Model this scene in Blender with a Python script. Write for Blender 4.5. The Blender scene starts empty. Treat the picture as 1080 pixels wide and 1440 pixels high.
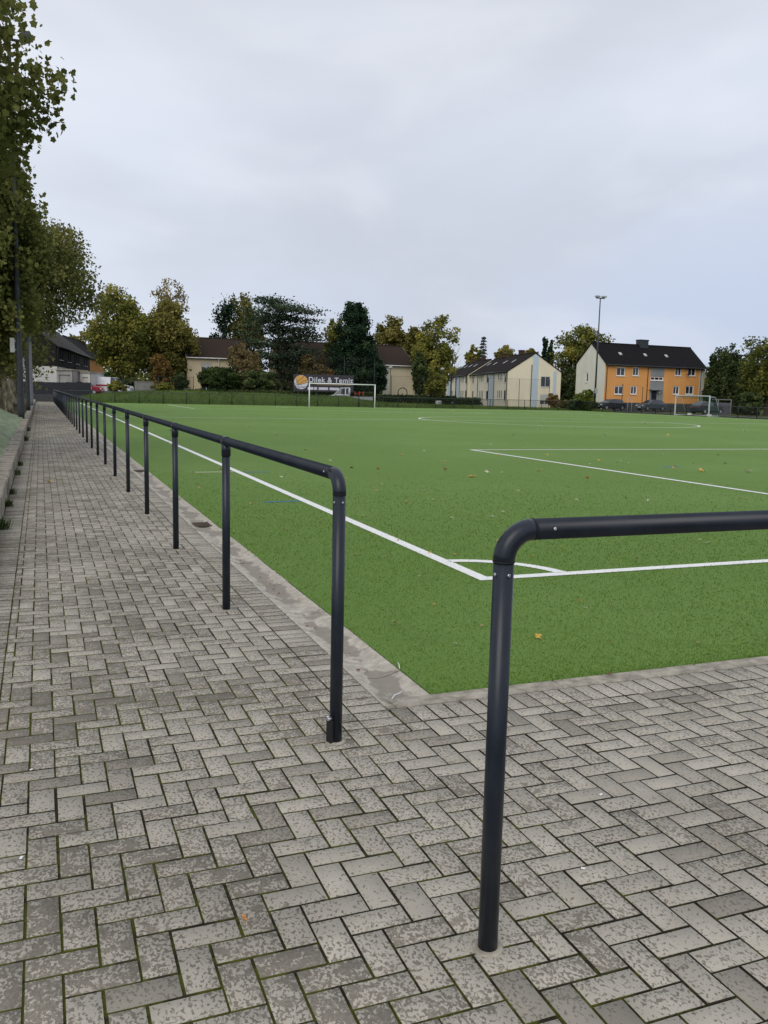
import bpy, math, random
import numpy as np
from mathutils import Vector, Matrix, Quaternion

random.seed(7)
RNG = np.random.default_rng(11)
SC = bpy.context.scene
COL = SC.collection
PI = math.pi
UP = Vector((0, 0, 1))

# ------------------------------------------------------------------ camera geometry (metres; goal-line corner is the origin)
CAM = np.array([-3.5177, -6.5780, 1.5975])
FPX, PITCH, ROLL, YAW = 1222.98, .13531, -.023, .37625
def _axes():
    cy, sy, cp, sp = math.cos(YAW), math.sin(YAW), math.cos(PITCH), math.sin(PITCH)
    f = np.array([sy*cp, cy*cp, -sp]); r = np.array([cy, -sy, 0.]); d = np.cross(f, r)
    cr, sr = math.cos(ROLL), math.sin(ROLL)
    return f, cr*r+sr*d, -sr*r+cr*d
CF, CR, CD = _axes()
def ray(x, y): return CF+(x-540)/FPX*CR+(y-720)/FPX*CD
def hor(x):
    a, b = ray(x, 0)[2], ray(x, 1)[2]
    return -a/(b-a)
def g(x, d, z=0.):                       # ground place seen at column x, d metres deep
    p = CAM+ray(x, hor(x))*d
    return Vector((p[0], p[1], z))
def gh(x, y, d):                         # height of what is seen at (x, y) at depth d
    return float((CAM+ray(x, y)*d)[2])
def on_ground(x, y, z=0.):
    r = ray(x, y); t = (z-CAM[2])/r[2]; p = CAM+r*t
    return Vector((p[0], p[1], z))

# ------------------------------------------------------------------ helpers
def tag(o, label, cat, group=None):
    o['label'] = label; o['category'] = cat
    if group: o['group'] = group
    return o
def kind(o, k): o['kind'] = k; return o
def thing(name, label, cat, loc=(0, 0, 0), rz=0., group=None):
    o = bpy.data.objects.new(name, None); COL.objects.link(o)
    o.empty_display_size = .2; o.location = loc; o.rotation_euler = (0, 0, rz)
    return tag(o, label, cat, group)
def copy_tree(o, parent=None):
    c = o.copy(); COL.objects.link(c)
    if parent: c.parent = parent
    for ch in list(o.children): copy_tree(ch, c)
    return c

class MB:
    def __init__(s): s.v = []; s.f = []; s.m = []; s.sm = []
    def add(s, vs, fs, mi=0, smooth=False):
        b = len(s.v); s.v += [tuple(v) for v in vs]
        for f in fs: s.f.append([i+b for i in f]); s.m.append(mi); s.sm.append(smooth)
    def box(s, c, size, mi=0, rz=0., bev=0.):
        x, y, z = size[0]/2, size[1]/2, size[2]/2
        ca, sa = math.cos(rz), math.sin(rz)
        if bev <= 0:
            P = [(-x,-y,-z),(x,-y,-z),(x,y,-z),(-x,y,-z),(-x,-y,z),(x,-y,z),(x,y,z),(-x,y,z)]
            F = [(3,2,1,0),(4,5,6,7),(0,1,5,4),(1,2,6,5),(2,3,7,6),(3,0,4,7)]
        else:
            P = []; b = bev
            for (zz, k) in ((-z, b), (-z+b, 0), (z-b, 0), (z, b)):
                P += [(-x+k,-y+k,zz),(x-k,-y+k,zz),(x-k,y-k,zz),(-x+k,y-k,zz)]
            F = [(3,2,1,0),(12,13,14,15)]
            for r in range(3):
                for i in range(4):
                    j = (i+1) % 4; F.append((r*4+i, r*4+j, r*4+4+j, r*4+4+i))
        s.add([(c[0]+p[0]*ca-p[1]*sa, c[1]+p[0]*sa+p[1]*ca, c[2]+p[2]) for p in P], F, mi)
    def bb(s, a, b, mi=0, bev=0.):       # box between two corners
        s.box([(a[i]+b[i])/2 for i in range(3)], [abs(b[i]-a[i]) for i in range(3)], mi, 0, bev)
    def tube(s, pts, rad, n=8, mi=0, cap=True, smooth=True):
        pts = [Vector(p) for p in pts]
        if not hasattr(rad, '__len__'): rad = [rad]*len(pts)
        b = len(s.v); N = len(pts)
        t = [(pts[min(i+1, N-1)]-pts[max(i-1, 0)]).normalized() for i in range(N)]
        u = t[0].orthogonal().normalized()
        if abs(t[0].z) > .9: u = Vector((1, 0, 0)); u = (u-t[0]*u.dot(t[0])).normalized()
        for i in range(N):
            u = (u-t[i]*u.dot(t[i])).normalized(); w = t[i].cross(u)
            for k in range(n):
                a = 2*PI*k/n
                s.v.append(tuple(pts[i]+(u*math.cos(a)+w*math.sin(a))*rad[i]))
        for i in range(N-1):
            for k in range(n):
                j = (k+1) % n
                s.f.append([b+i*n+k, b+i*n+j, b+i*n+n+j, b+i*n+n+k]); s.m.append(mi); s.sm.append(smooth)
        if cap:
            s.f.append([b+k for k in range(n)][::-1]); s.m.append(mi); s.sm.append(False)
            s.f.append([b+(N-1)*n+k for k in range(n)]); s.m.append(mi); s.sm.append(False)
    def prism(s, poly, axis_vec, mi=0):  # polygon (3D points) extruded by vector
        n = len(poly); a = Vector(axis_vec)
        s.add([Vector(p) for p in poly]+[Vector(p)+a for p in poly],
              [list(range(n))[::-1], [n+i for i in range(n)]]+[[i, (i+1) % n, n+(i+1) % n, n+i] for i in range(n)], mi)
    def ball(s, c, r, n=8, mi=0):
        rows = max(4, n//2+1); P = []; F = []
        for i in range(rows+1):
            th = PI*i/rows
            for k in range(n):
                a = 2*PI*k/n; P.append((c[0]+r[0]*math.sin(th)*math.cos(a), c[1]+r[1]*math.sin(th)*math.sin(a), c[2]+r[2]*math.cos(th)))
        for i in range(rows):
            for k in range(n): j = (k+1) % n; F.append((i*n+k, i*n+n+k, i*n+n+j, i*n+j))
        s.add(P, F, mi, True)
    def build(s, name, mats, parent=None, loc=None, fix=False):
        me = bpy.data.meshes.new(name); me.from_pydata(s.v, [], s.f)
        if not isinstance(mats, (list, tuple)): mats = [mats]
        for m in mats: me.materials.append(m)
        me.polygons.foreach_set('material_index', s.m); me.polygons.foreach_set('use_smooth', s.sm)
        me.update()
        o = bpy.data.objects.new(name, me); COL.objects.link(o)
        if parent: o.parent = parent
        if loc is not None: o.location = loc
        return o

def np_mesh(name, V, F, mat, parent=None, tint=None, midx=None, loc=None, smooth=False):
    """V (n,3), F (m,k) equal-sized faces, tint (m,3) per face"""
    me = bpy.data.meshes.new(name); m, k = F.shape
    me.vertices.add(len(V)); me.vertices.foreach_set('co', np.ascontiguousarray(V, dtype=np.float32).ravel())
    me.loops.add(m*k); me.loops.foreach_set('vertex_index', np.ascontiguousarray(F, dtype=np.int32).ravel())
    me.polygons.add(m); me.polygons.foreach_set('loop_start', np.arange(0, m*k, k, dtype=np.int32))
    me.polygons.foreach_set('loop_total', np.full(m, k, dtype=np.int32))
    for mt in (mat if isinstance(mat, (list, tuple)) else [mat]): me.materials.append(mt)
    if midx is not None: me.polygons.foreach_set('material_index', np.ascontiguousarray(midx, dtype=np.int32))
    if smooth: me.polygons.foreach_set('use_smooth', np.ones(m, dtype=bool))
    if tint is not None:
        at = me.attributes.new('tint', 'FLOAT_VECTOR', 'FACE')
        at.data.foreach_set('vector', np.ascontiguousarray(tint, dtype=np.float32).ravel())
    me.update(calc_edges=True); me.validate()
    o = bpy.data.objects.new(name, me); COL.objects.link(o)
    if parent: o.parent = parent
    if loc is not None: o.location = loc
    return o

# ------------------------------------------------------------------ materials
class NT:
    def __init__(s, name):
        s.mat = bpy.data.materials.new(name); s.mat.use_nodes = True
        s.t = s.mat.node_tree; s.n = s.t.nodes; s.l = s.t.links
        s.b = s.n['Principled BSDF']; s.out = s.n['Material Output']
        s.tc = s.n.new('ShaderNodeTexCoord').outputs['Object']
    def link(s, a, b): s.l.new(a, b)
    def noise(s, scale, detail=3, rough=.55, vec=None, dist=0.):
        n = s.n.new('ShaderNodeTexNoise'); n.inputs['Scale'].default_value = scale; n.inputs['Detail'].default_value = detail
        n.inputs['Roughness'].default_value = rough; n.inputs['Distortion'].default_value = dist
        s.link(vec or s.tc, n.inputs['Vector']); return n.outputs['Fac']
    def voro(s, scale, feature='F1', vec=None, out='Distance'):
        n = s.n.new('ShaderNodeTexVoronoi'); n.feature = feature; n.inputs['Scale'].default_value = scale
        s.link(vec or s.tc, n.inputs['Vector']); return n.outputs[out]
    def math(s, op, a, b=0., c=None, clamp=False):
        n = s.n.new('ShaderNodeMath'); n.operation = op; n.use_clamp = clamp
        for i, x in enumerate((a, b, c)):
            if x is None: continue
            if hasattr(x, 'is_linked'): s.link(x, n.inputs[i])
            else: n.inputs[i].default_value = x
        return n.outputs[0]
    def ramp(s, fac, lo, hi, smooth=True):
        n = s.n.new('ShaderNodeMapRange'); n.interpolation_type = 'SMOOTHSTEP' if smooth else 'LINEAR'
        for k, x in (('Value', fac), ('From Min', lo), ('From Max', hi)):
            if hasattr(x, 'is_linked'): s.link(x, n.inputs[k])
            else: n.inputs[k].default_value = x
        return n.outputs['Result']
    def mix(s, fac, a, b, mode='MIX'):
        n = s.n.new('ShaderNodeMix'); n.data_type = 'RGBA'; n.blend_type = mode
        for k, x in ((0, fac), (6, a), (7, b)):
            if hasattr(x, 'is_linked'): s.link(x, n.inputs[k])
            else: n.inputs[k].default_value = (*x, 1) if hasattr(x, '__len__') else x
        return n.outputs[2]
    def attr(s, name='tint'):
        n = s.n.new('ShaderNodeAttribute'); n.attribute_name = name
        sp = s.n.new('ShaderNodeSeparateXYZ'); s.link(n.outputs['Vector'], sp.inputs[0]); return sp.outputs
    def sep(s):
        sp = s.n.new('ShaderNodeSeparateXYZ'); s.link(s.tc, sp.inputs[0]); return sp.outputs
    def map(s, scale=(1, 1, 1), rot=(0, 0, 0)):
        m = s.n.new('ShaderNodeMapping'); m.inputs['Scale'].default_value = scale; m.inputs['Rotation'].default_value = rot
        s.link(s.tc, m.inputs['Vector']); return m.outputs[0]
    def bump(s, h, strength=.3, dist=.01):
        n = s.n.new('ShaderNodeBump'); n.inputs['Strength'].default_value = strength; n.inputs['Distance'].default_value = dist
        s.link(h, n.inputs['Height']); s.link(n.outputs[0], s.b.inputs['Normal'])
    def set(s, color=None, rough=None, metal=None, spec=None):
        for k, x in (('Base Color', color), ('Roughness', rough), ('Metallic', metal), ('Specular IOR Level', spec)):
            if x is None: continue
            if hasattr(x, 'is_linked'): s.link(x, s.b.inputs[k])
            elif hasattr(x, '__len__'): s.b.inputs[k].default_value = (*x, 1)
            else: s.b.inputs[k].default_value = x
        return s.mat

def plain(name, c, rough=.6, var=.12, scale=3., metal=0., spec=.4, bump=0., bscale=40.):
    t = NT(name)
    f = t.noise(scale, 5, .6); k = 1-var; h = 1+var
    col = t.mix(t.ramp(f, .3, .7), [x*k for x in c], [min(1, x*h) for x in c])
    if bump: t.bump(t.noise(bscale, 4), bump, .01)
    return t.set(col, rough, metal, spec)

def mat_paver():
    t = NT('concrete_paver')
    r, w, b = t.attr()
    low = t.noise(1.15, 3, .6); mid = t.noise(6., 4, .65)
    fl = t.noise(82., 1.8, .55, t.map((1.2, .85, 1)), .5)                      # grit flecks where the face has worn off
    fl2 = t.noise(21., 4, .72, None, .8)
    x, y, z = t.sep()
    side = t.ramp(x, -1.4, -3.4)
    bias = t.math('MULTIPLY', t.math('SUBTRACT', low, .5), .34)
    bias = t.math('ADD', bias, t.math('MULTIPLY', t.math('SUBTRACT', w, .42), .085))
    bias = t.math('ADD', bias, t.math('MULTIPLY', t.math('SUBTRACT', mid, .5), .20))
    bias = t.math('ADD', bias, t.math('MULTIPLY', side, .046))
    m1 = t.ramp(t.math('ADD', fl, bias), .55, .625)
    m2 = t.ramp(t.math('ADD', fl2, t.math('MULTIPLY', bias, 1.4)), .60, .66)
    mk = t.math('MAXIMUM', m1, t.math('MULTIPLY', m2, .85))
    grain = t.noise(420., 2, .6)
    light = t.mix(t.ramp(mid, .3, .75), (.405, .368, .305), (.495, .453, .382))
    light = t.mix(t.ramp(grain, .3, .75), t.mix(.5, light, (.315, .285, .235)), light)
    dark = t.mix(t.noise(110., 3, .7), (.115, .098, .076), (.205, .178, .14))
    col = t.mix(t.math('MULTIPLY', mk, .9), light, dark)
    n = t.n.new('ShaderNodeHueSaturation'); t.link(col, n.inputs['Color'])
    v = t.math('ADD', t.math('MULTIPLY', r, .15), .89)
    v = t.math('MULTIPLY', v, t.math('SUBTRACT', 1., t.math('MULTIPLY', t.ramp(b, .90, .97), .26)))
    v = t.math('MULTIPLY', v, t.math('SUBTRACT', 1.04, t.math('MULTIPLY', t.ramp(t.noise(.8, 4, .6), .46, .66), .2)))
    t.link(v, n.inputs['Value'])
    col2 = t.mix(t.math('MULTIPLY', t.ramp(b, .80, .95), .35), n.outputs[0], (.20, .175, .14))
    t.bump(t.math('SUBTRACT', t.math('MULTIPLY', grain, .35), t.math('MULTIPLY', mk, .8)), .45, .003)
    return t.set(col2, .82, None, .25)

def mat_joint():
    t = NT('mossy_joint')
    lo = t.noise(1.1, 3, .6); fi = t.noise(55., 4, .7); me = t.noise(13., 4, .65)
    x, y, z = t.sep()
    k = t.math('ADD', t.math('ADD', t.math('MULTIPLY', lo, .42), t.math('MULTIPLY', me, .58)), t.math('MULTIPLY', t.ramp(x, -1.0, -3.4), .10))
    moss = t.mix(fi, (.040, .046, .008), (.125, .130, .026))
    soil = t.mix(fi, (.016, .014, .009), (.05, .044, .03))
    t.bump(fi, .8, .01)
    return t.set(t.mix(t.ramp(k, .52, .64), soil, moss), .95, None, .1)

def mat_turf():
    t = NT('artificial_turf')
    a = t.noise(190., 2, .6); b = t.noise(46., 3, .6); lo = t.noise(.16, 4, .6); st = t.noise(2.1, 3, .6)
    col = t.mix(t.ramp(a, .34, .68), (.058, .115, .013), (.192, .330, .050))
    col = t.mix(t.math('MULTIPLY', t.ramp(b, .35, .7), .35), col, (.135, .255, .04))
    col = t.mix(t.math('MULTIPLY', t.ramp(lo, .42, .68), .30), col, (.185, .30, .075))
    col = t.mix(t.math('MULTIPLY', t.ramp(st, .5, .72), .16), col, (.055, .12, .016))
    t.bump(t.math('ADD', a, t.math('MULTIPLY', b, .5)), .7, .015)
    return t.set(col, .75, None, .25)

def mat_tint_leaf(name, cols, trans=.3):
    """leaf colours chosen by the tint attribute: cols = 3 linear colours"""
    t = NT(name)
    r, gg, b = t.attr()
    cr = t.n.new('ShaderNodeValToRGB'); e = cr.color_ramp.elements
    e[0].position = 0; e[0].color = (*cols[0], 1); e[1].position = 1; e[1].color = (*cols[2], 1)
    m = e.new(.5); m.color = (*cols[1], 1)
    t.link(r, cr.inputs[0])
    d = t.n.new('ShaderNodeBsdfDiffuse'); tr = t.n.new('ShaderNodeBsdfTranslucent'); mx = t.n.new('ShaderNodeMixShader')
    t.link(cr.outputs[0], d.inputs[0]); t.link(cr.outputs[0], tr.inputs[0]); mx.inputs[0].default_value = trans
    t.link(d.outputs[0], mx.inputs[1]); t.link(tr.outputs[0], mx.inputs[2]); t.link(mx.outputs[0], t.out.inputs[0])
    return t.mat

def mat_gutter():
    t = NT('stained_concrete')
    x, y, z = t.sep()
    n1 = t.noise(2.2, 4, .65, t.map((1.6, .9, 1))); n2 = t.noise(90., 3, .6); n3 = t.noise(14., 4, .7)
    mid = t.math('SUBTRACT', 1., t.math('ABSOLUTE', t.math('DIVIDE', t.math('ADD', x, 1.76), .15)))
    wet = t.ramp(t.math('ADD', n1, t.math('MULTIPLY', mid, .22)), .60, .66)
    base = t.mix(t.ramp(n3, .35, .7), (.36, .325, .265), (.53, .485, .405))
    base = t.mix(t.math('MULTIPLY', t.ramp(n2, .55, .68), .6), base, (.20, .185, .165))
    col = t.mix(t.math('MULTIPLY', wet, .8), base, (.215, .187, .15))
    t.bump(n2, .35, .004)
    return t.set(col, t.ramp(wet, 0., 1.2), None, .3) if False else t.set(col, .7, None, .3)

def mat_roof(name, c1, c2, rot):
    t = NT(name)
    w = t.n.new('ShaderNodeTexWave'); w.bands_direction = 'Z'; w.inputs['Scale'].default_value = 4.; w.inputs['Distortion'].default_value = .6
    t.link(t.tc, w.inputs['Vector'])
    n = t.noise(2.6, 5, .7); n2 = t.noise(14., 3, .7)
    f = t.math('ADD', t.math('MULTIPLY', n, .6), t.math('MULTIPLY', n2, .4))
    col = t.mix(t.ramp(f, .35, .68), c1, c2)
    col = t.mix(t.math('MULTIPLY', t.ramp(w.outputs['Fac'], .0, .25), .3), [x*.6 for x in c1], col)
    t.bump(w.outputs['Fac'], .4, .03)
    return t.set(col, .9, None, .08)

def mat_wall(name, c, dirt=.18):
    t = NT(name)
    n = t.noise(.7, 5, .65, t.map((1, 1, .35))); n2 = t.noise(7., 4, .7)
    col = t.mix(t.ramp(n, .35, .75), c, [x*(1-dirt) for x in c])
    col = t.mix(t.math('MULTIPLY', t.ramp(n2, .5, .8), .2), col, [x*(1-dirt*1.6) for x in c])
    t.bump(t.noise(60., 3), .2, .01)
    return t.set(col, .9, None, .15)

def mat_glass(name, c=(.02, .024, .03)):
    t = NT(name); n = t.noise(.8, 2)
    return t.set(t.mix(t.ramp(n, .4, .6), c, [x*2.2 for x in c]), .08, None, .6)

def mat_bark(name, c1, c2, sc=9.):
    t = NT(name); n = t.noise(sc, 4, .65, t.map((1, 1, .45))); 
    t.bump(t.noise(sc*4, 4, .7, t.map((1, 1, .3))), .7, .03)
    return t.set(t.mix(t.ramp(n, .42, .6), c1, c2), .9, None, .1)

def mat_rail():
    t = NT('anthracite_paint')
    sp = t.noise(210., 2); lo = t.noise(7., 4, .6)
    dust = t.math('MULTIPLY', t.ramp(sp, .66, .76), .35)
    col = t.mix(t.ramp(lo, .35, .7), (.010, .0145, .023), (.0155, .021, .032))
    col = t.mix(dust, col, (.10, .105, .11))
    return t.set(col, t.math('ADD', .24, t.math('MULTIPLY', lo, .18)), None, .34)

def mat_grass(name, c1, c2, c3):
    t = NT(name); a = t.noise(1.4, 5, .7); b = t.noise(17., 4, .7)
    col = t.mix(t.ramp(b, .3, .7), c1, c2); col = t.mix(t.math('MULTIPLY', t.ramp(a, .45, .65), .6), col, c3)
    t.bump(b, .9, .08)
    return t.set(col, .9, None, .1)

M = {}
M['paver'] = mat_paver(); M['joint'] = mat_joint(); M['turf'] = mat_turf(); M['gutter'] = mat_gutter(); M['rail'] = mat_rail()
M['line'] = plain('line_white', (.80, .80, .77), .8, .08, 30., bump=.4, bscale=150.)
M['line_blue'] = plain('line_blue', (.05, .17, .32), .8, .2, 30.)
M['line_yellow'] = plain('line_pale', (.60, .60, .42), .8, .1, 30.)
M['kerb'] = plain('weathered_kerb', (.31, .28, .225), .9, .35, 11., bump=.5, bscale=90.)
M['blade'] = mat_tint_leaf('turf_fibre', [(.040, .082, .011), (.105, .192, .028), (.235, .36, .075)], .15)
M['blade_w'] = mat_tint_leaf('turf_fibre_white', [(.55, .55, .52), (.70, .70, .67), (.8, .8, .78)], .15)
M['steel'] = plain('zinc_steel', (.55, .56, .58), .35, .1, 40., .8)
M['bank'] = mat_grass('bank_grass', (.042, .080, .018), (.105, .16, .042), (.105, .125, .042))
M['verge'] = mat_grass('verge_grass', (.05, .075, .018), (.13, .15, .045), (.16, .14, .06))
M['soil'] = mat_grass('brown_soil', (.05, .04, .025), (.10, .08, .05), (.06, .065, .02))
M['asphalt'] = plain('asphalt', (.06, .06, .062), .9, .3, 5., bump=.3)
M['leafgreen'] = mat_tint_leaf('blade_leaves', [(.022, .05, .008), (.055, .10, .02), (.11, .15, .035)])
M['black'] = plain('black_rubber', (.012, .012, .013), .7, .2, 8.)
M['darkpaint'] = plain('dark_grey_paint', (.03, .036, .043), .5, .2, 6.)
M['fence'] = plain('green_black_fence', (.012, .018, .016), .6, .2, 6.)
M['white'] = plain('white_paint', (.78, .78, .76), .45, .05, 6.)
M['glass'] = mat_glass('dark_glass'); M['glass2'] = mat_glass('grey_glass', (.06, .068, .078))

# ------------------------------------------------------------------ world, sun, camera
SUN_EL, SUN_AZ = math.radians(40), math.radians(-140)    # behind thin cloud, over the photographer's left shoulder
def world():
    w = bpy.data.worlds.new('World'); SC.world = w; w.use_nodes = True
    nt = w.node_tree; N = nt.nodes; L = nt.links; N.clear()
    out = N.new('ShaderNodeOutputWorld')
    sky = N.new('ShaderNodeTexSky'); sky.sky_type = 'NISHITA'; sky.sun_disc = False
    sky.sun_elevation = SUN_EL; sky.sun_rotation = SUN_AZ
    b1 = N.new('ShaderNodeBackground'); b1.inputs[1].default_value = .08; L.new(sky.outputs[0], b1.inputs[0])
    tc = N.new('ShaderNodeTexCoord')
    sp = N.new('ShaderNodeSeparateXYZ'); L.new(tc.outputs['Generated'], sp.inputs[0])
    mp = N.new('ShaderNodeMapping'); mp.inputs['Scale'].default_value = (1.0, 1.0, 2.3); L.new(tc.outputs['Generated'], mp.inputs[0])
    def noise(sc, det, loc):
        m = N.new('ShaderNodeMapping'); m.inputs['Location'].default_value = loc; L.new(mp.outputs[0], m.inputs[0])
        n = N.new('ShaderNodeTexNoise'); n.inputs['Scale'].default_value = sc; n.inputs['Detail'].default_value = det; n.inputs['Roughness'].default_value = .5
        n.inputs['Distortion'].default_value = .3
        L.new(m.outputs[0], n.inputs['Vector']); return n.outputs['Fac']
    def mr(x, a, b, c=0., d=1.):
        r = N.new('ShaderNodeMapRange'); r.interpolation_type = 'SMOOTHSTEP'; L.new(x, r.inputs[0])
        for i, q in enumerate((a, b, c, d)): r.inputs[i+1].default_value = q
        return r.outputs[0]
    def mix(f, a, b):
        m = N.new('ShaderNodeMix'); m.data_type = 'RGBA'
        for k, x in ((0, f), (6, a), (7, b)):
            if hasattr(x, 'is_linked'): L.new(x, m.inputs[k])
            else: m.inputs[k].default_value = (*x, 1)
        return m.outputs[2]
    # cloud deck: paler high up, bluer grey towards the horizon, soft darker masses
    base = mix(mr(sp.outputs['Z'], 0., .42), (.545, .63, .81), (.80, .845, .94))
    base = mix(mr(sp.outputs['X'], .75, -.25, 0., .6), base, (.885, .92, 1.0))
    base = mix(mr(noise(1.7, 4, (5.3, 2.2, .9)), .40, .66, 0., .66), base, (.60, .628, .70))
    base = mix(mr(noise(4.6, 5, (.2, 7.1, 2.)), .46, .74, 0., .34), base, (.90, .925, .99))
    b2 = N.new('ShaderNodeBackground'); b2.inputs[1].default_value = 1.0; L.new(base, b2.inputs[0])
    ms = N.new('ShaderNodeMixShader'); ms.inputs[0].default_value = .93
    L.new(b1.outputs[0], ms.inputs[1]); L.new(b2.outputs[0], ms.inputs[2]); L.new(ms.outputs[0], out.inputs[0])
world()
sd = bpy.data.lights.new('sun', 'SUN'); sd.energy = 1.3; sd.angle = math.radians(40); sd.color = (1, .96, .9)
so = bpy.data.objects.new('sun', sd); COL.objects.link(so)
sdir = Vector((math.sin(SUN_AZ)*math.cos(SUN_EL), math.cos(SUN_AZ)*math.cos(SUN_EL), math.sin(SUN_EL)))
so.rotation_euler = (-sdir).to_track_quat('-Z', 'Y').to_euler(); so.location = (-20, 20, 40)

cd = bpy.data.cameras.new('camera'); cam = bpy.data.objects.new('camera', cd); COL.objects.link(cam)
cd.sensor_fit = 'AUTO'; cd.sensor_width = 36.; cd.lens = FPX/1440*36.; cd.clip_start = .05; cd.clip_end = 5000
rm = Matrix((CR, -CD, -CF)).transposed().to_4x4(); rm.translation = Vector(CAM); cam.matrix_world = rm
SC.camera = cam
SC.view_settings.view_transform = 'Standard'; SC.view_settings.look = 'None'
SC.view_settings.exposure = 0.; SC.view_settings.gamma = 1.

# ------------------------------------------------------------------ ground surfaces
TX0, TX1, TY0, TY1 = -1.61, 60.2, -2.50, 87.6          # artificial turf
GX = -1.91                                             # inner edge of the gutter
PX0 = -3.98                                            # left edge of the path
def sheet(name, x0, y0, x1, y1, z, mat, nx=1, ny=1):
    xs = np.linspace(x0, x1, nx+1); ys = np.linspace(y0, y1, ny+1)
    V = np.array([(x, y, z) for y in ys for x in xs]); i = np.arange(nx*ny); c = i % nx+(i//nx)*(nx+1)
    return np_mesh(name, V, np.stack([c, c+1, c+nx+2, c+nx+1], 1), mat)
kind(sheet('ground', -900, -300, 1100, 1600, -.09, M['verge']), 'structure')
kind(sheet('pitch_turf', TX0, TY0, TX1, TY1, .004, M['turf']), 'structure')
kind(sheet('paving_bed', PX0-.02, -9., 8., TY0-.125, -.0055, M['joint']), 'structure')
kind(sheet('paving_bed', PX0-.02, TY0-.125, GX-.004, 88.2, -.0055, M['joint']), 'structure')

def pavers():
    B = []
    def lat(x0, y0, x1, y1):                            # herringbone clipped to a rectangle
        i0, i1 = int(math.floor((x0+.005)/.1))-1, int(math.ceil((x1+.005)/.1))+1
        j0, j1 = int(math.floor((y0+.03)/.1))-1, int(math.ceil((y1+.03)/.1))+1
        for i in range(i0, i1):
            for j in range(j0, j1):
                r = (i+j) % 4
                if r == 2: b = (i*.1-.005, j*.1-.03, i*.1+.195, j*.1+.07)
                elif r == 0: b = (i*.1-.005, j*.1-.03, i*.1+.095, j*.1+.17)
                else: continue
                c = (max(b[0], x0), max(b[1], y0), min(b[2], x1), min(b[3], y1))
                if c[2]-c[0] > .03 and c[3]-c[1] > .03: B.append(c)
    lat(PX0, -5.9, 2.6, -2.83)
    lat(-3.755, -2.83, -2.105, 88.)
    y = -2.83
    while y < 88.:                                      # soldier courses
        if y < -2.73: B.append((-2.105, y, -1.905, y+.1))
        else: B.append((-2.105, y, GX-.002, y+.1))
        B.append((PX0, y, -3.755, y+.1)); y += .1
    x = GX-.0+.0
    while x < 2.6: B.append((x+.005, -2.83, x+.105, TY0-.125)); x += .1
    B = np.array(B); n = len(B)
    rng = np.random.default_rng(5)
    gap = .0018+rng.random(n)**2*.0016; ch = .0020
    zt = rng.normal(0, .0006, n); tx = rng.normal(0, .003, n); ty = rng.normal(0, .003, n)
    jx, jy = rng.normal(0, .0008, n), rng.normal(0, .0008, n)
    V = np.zeros((n, 12, 3))
    cx, cy = (B[:, 0]+B[:, 2])/2, (B[:, 1]+B[:, 3])/2
    for lev, (ins, z) in enumerate(((0, -.03), (0, -.0035), (ch, 0.))):
        for k, (a, b) in enumerate(((0, 1), (2, 1), (2, 3), (0, 3))):
            sx = 1 if a == 0 else -1; sy = 1 if b == 1 else -1
            V[:, lev*4+k, 0] = B[:, a]+sx*(gap+ins)+jx; V[:, lev*4+k, 1] = B[:, b]+sy*(gap+ins)+jy
            V[:, lev*4+k, 2] = z+(zt+(V[:, lev*4+k, 0]-cx)*tx+(V[:, lev*4+k, 1]-cy)*ty if lev else 0)
    F0 = [(8, 9, 10, 11)]+[(r*4+k, r*4+(k+1) % 4, r*4+4+(k+1) % 4, r*4+4+k) for r in (0, 1) for k in range(4)]
    F = (np.arange(n)[:, None, None]*12+np.array(F0)[None]).reshape(-1, 4)
    t = np.stack([rng.random(n)**.8, rng.random(n)**1.3, rng.random(n)], 1)
    return kind(np_mesh('paving', V.reshape(-1, 3), F, [M['paver'], M['joint']], None, np.repeat(t, 9, 0), np.tile([0]+[1]*8, n)), 'structure')
pavers()

def gutter():
    m = MB(); y = -2.575; prof = [(-1.908, -.04), (-1.908, .0), (-1.885, .0), (-1.85, -.012), (-1.80, -.024), (-1.755, -.028), (-1.71, -.024), (-1.665, -.012), (-1.635, .0), (-1.612, .003), (-1.612, -.04)]
    k = 0
    while y < 88:
        L = .498; dz = random.uniform(-.002, .002); dx = random.uniform(-.003, .003); n = len(prof)
        vs = [(p[0]+dx, yy, p[1]+dz) for yy in (y+.003, y+L-.003) for p in prof]
        m.add(vs, [(i, i+1, n+i+1, n+i) for i in range(n-1)]+[list(range(n))[::-1], list(range(n, 2*n))], 0); y += .5; k += 1
    kind(m.build('gutter', M['gutter']), 'structure')
    kind(sheet('gutter_bed', -1.915, -2.6, -1.60, 88.2, -.034, M['joint']), 'structure')
    m = MB(); x = -1.86
    while x < 9:
        dz = random.uniform(-.002, .002)
        m.bb((x+.003, TY0-.122, -.06), (x+.997, TY0-.002, .010+dz), 0, .008); x += 1.
    m.bb((GX+.003, TY0-.122, -.06), (-1.863, TY0-.077, .008), 0, .006)
    kind(m.build('kerb', M['kerb']), 'structure')
gutter()

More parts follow.
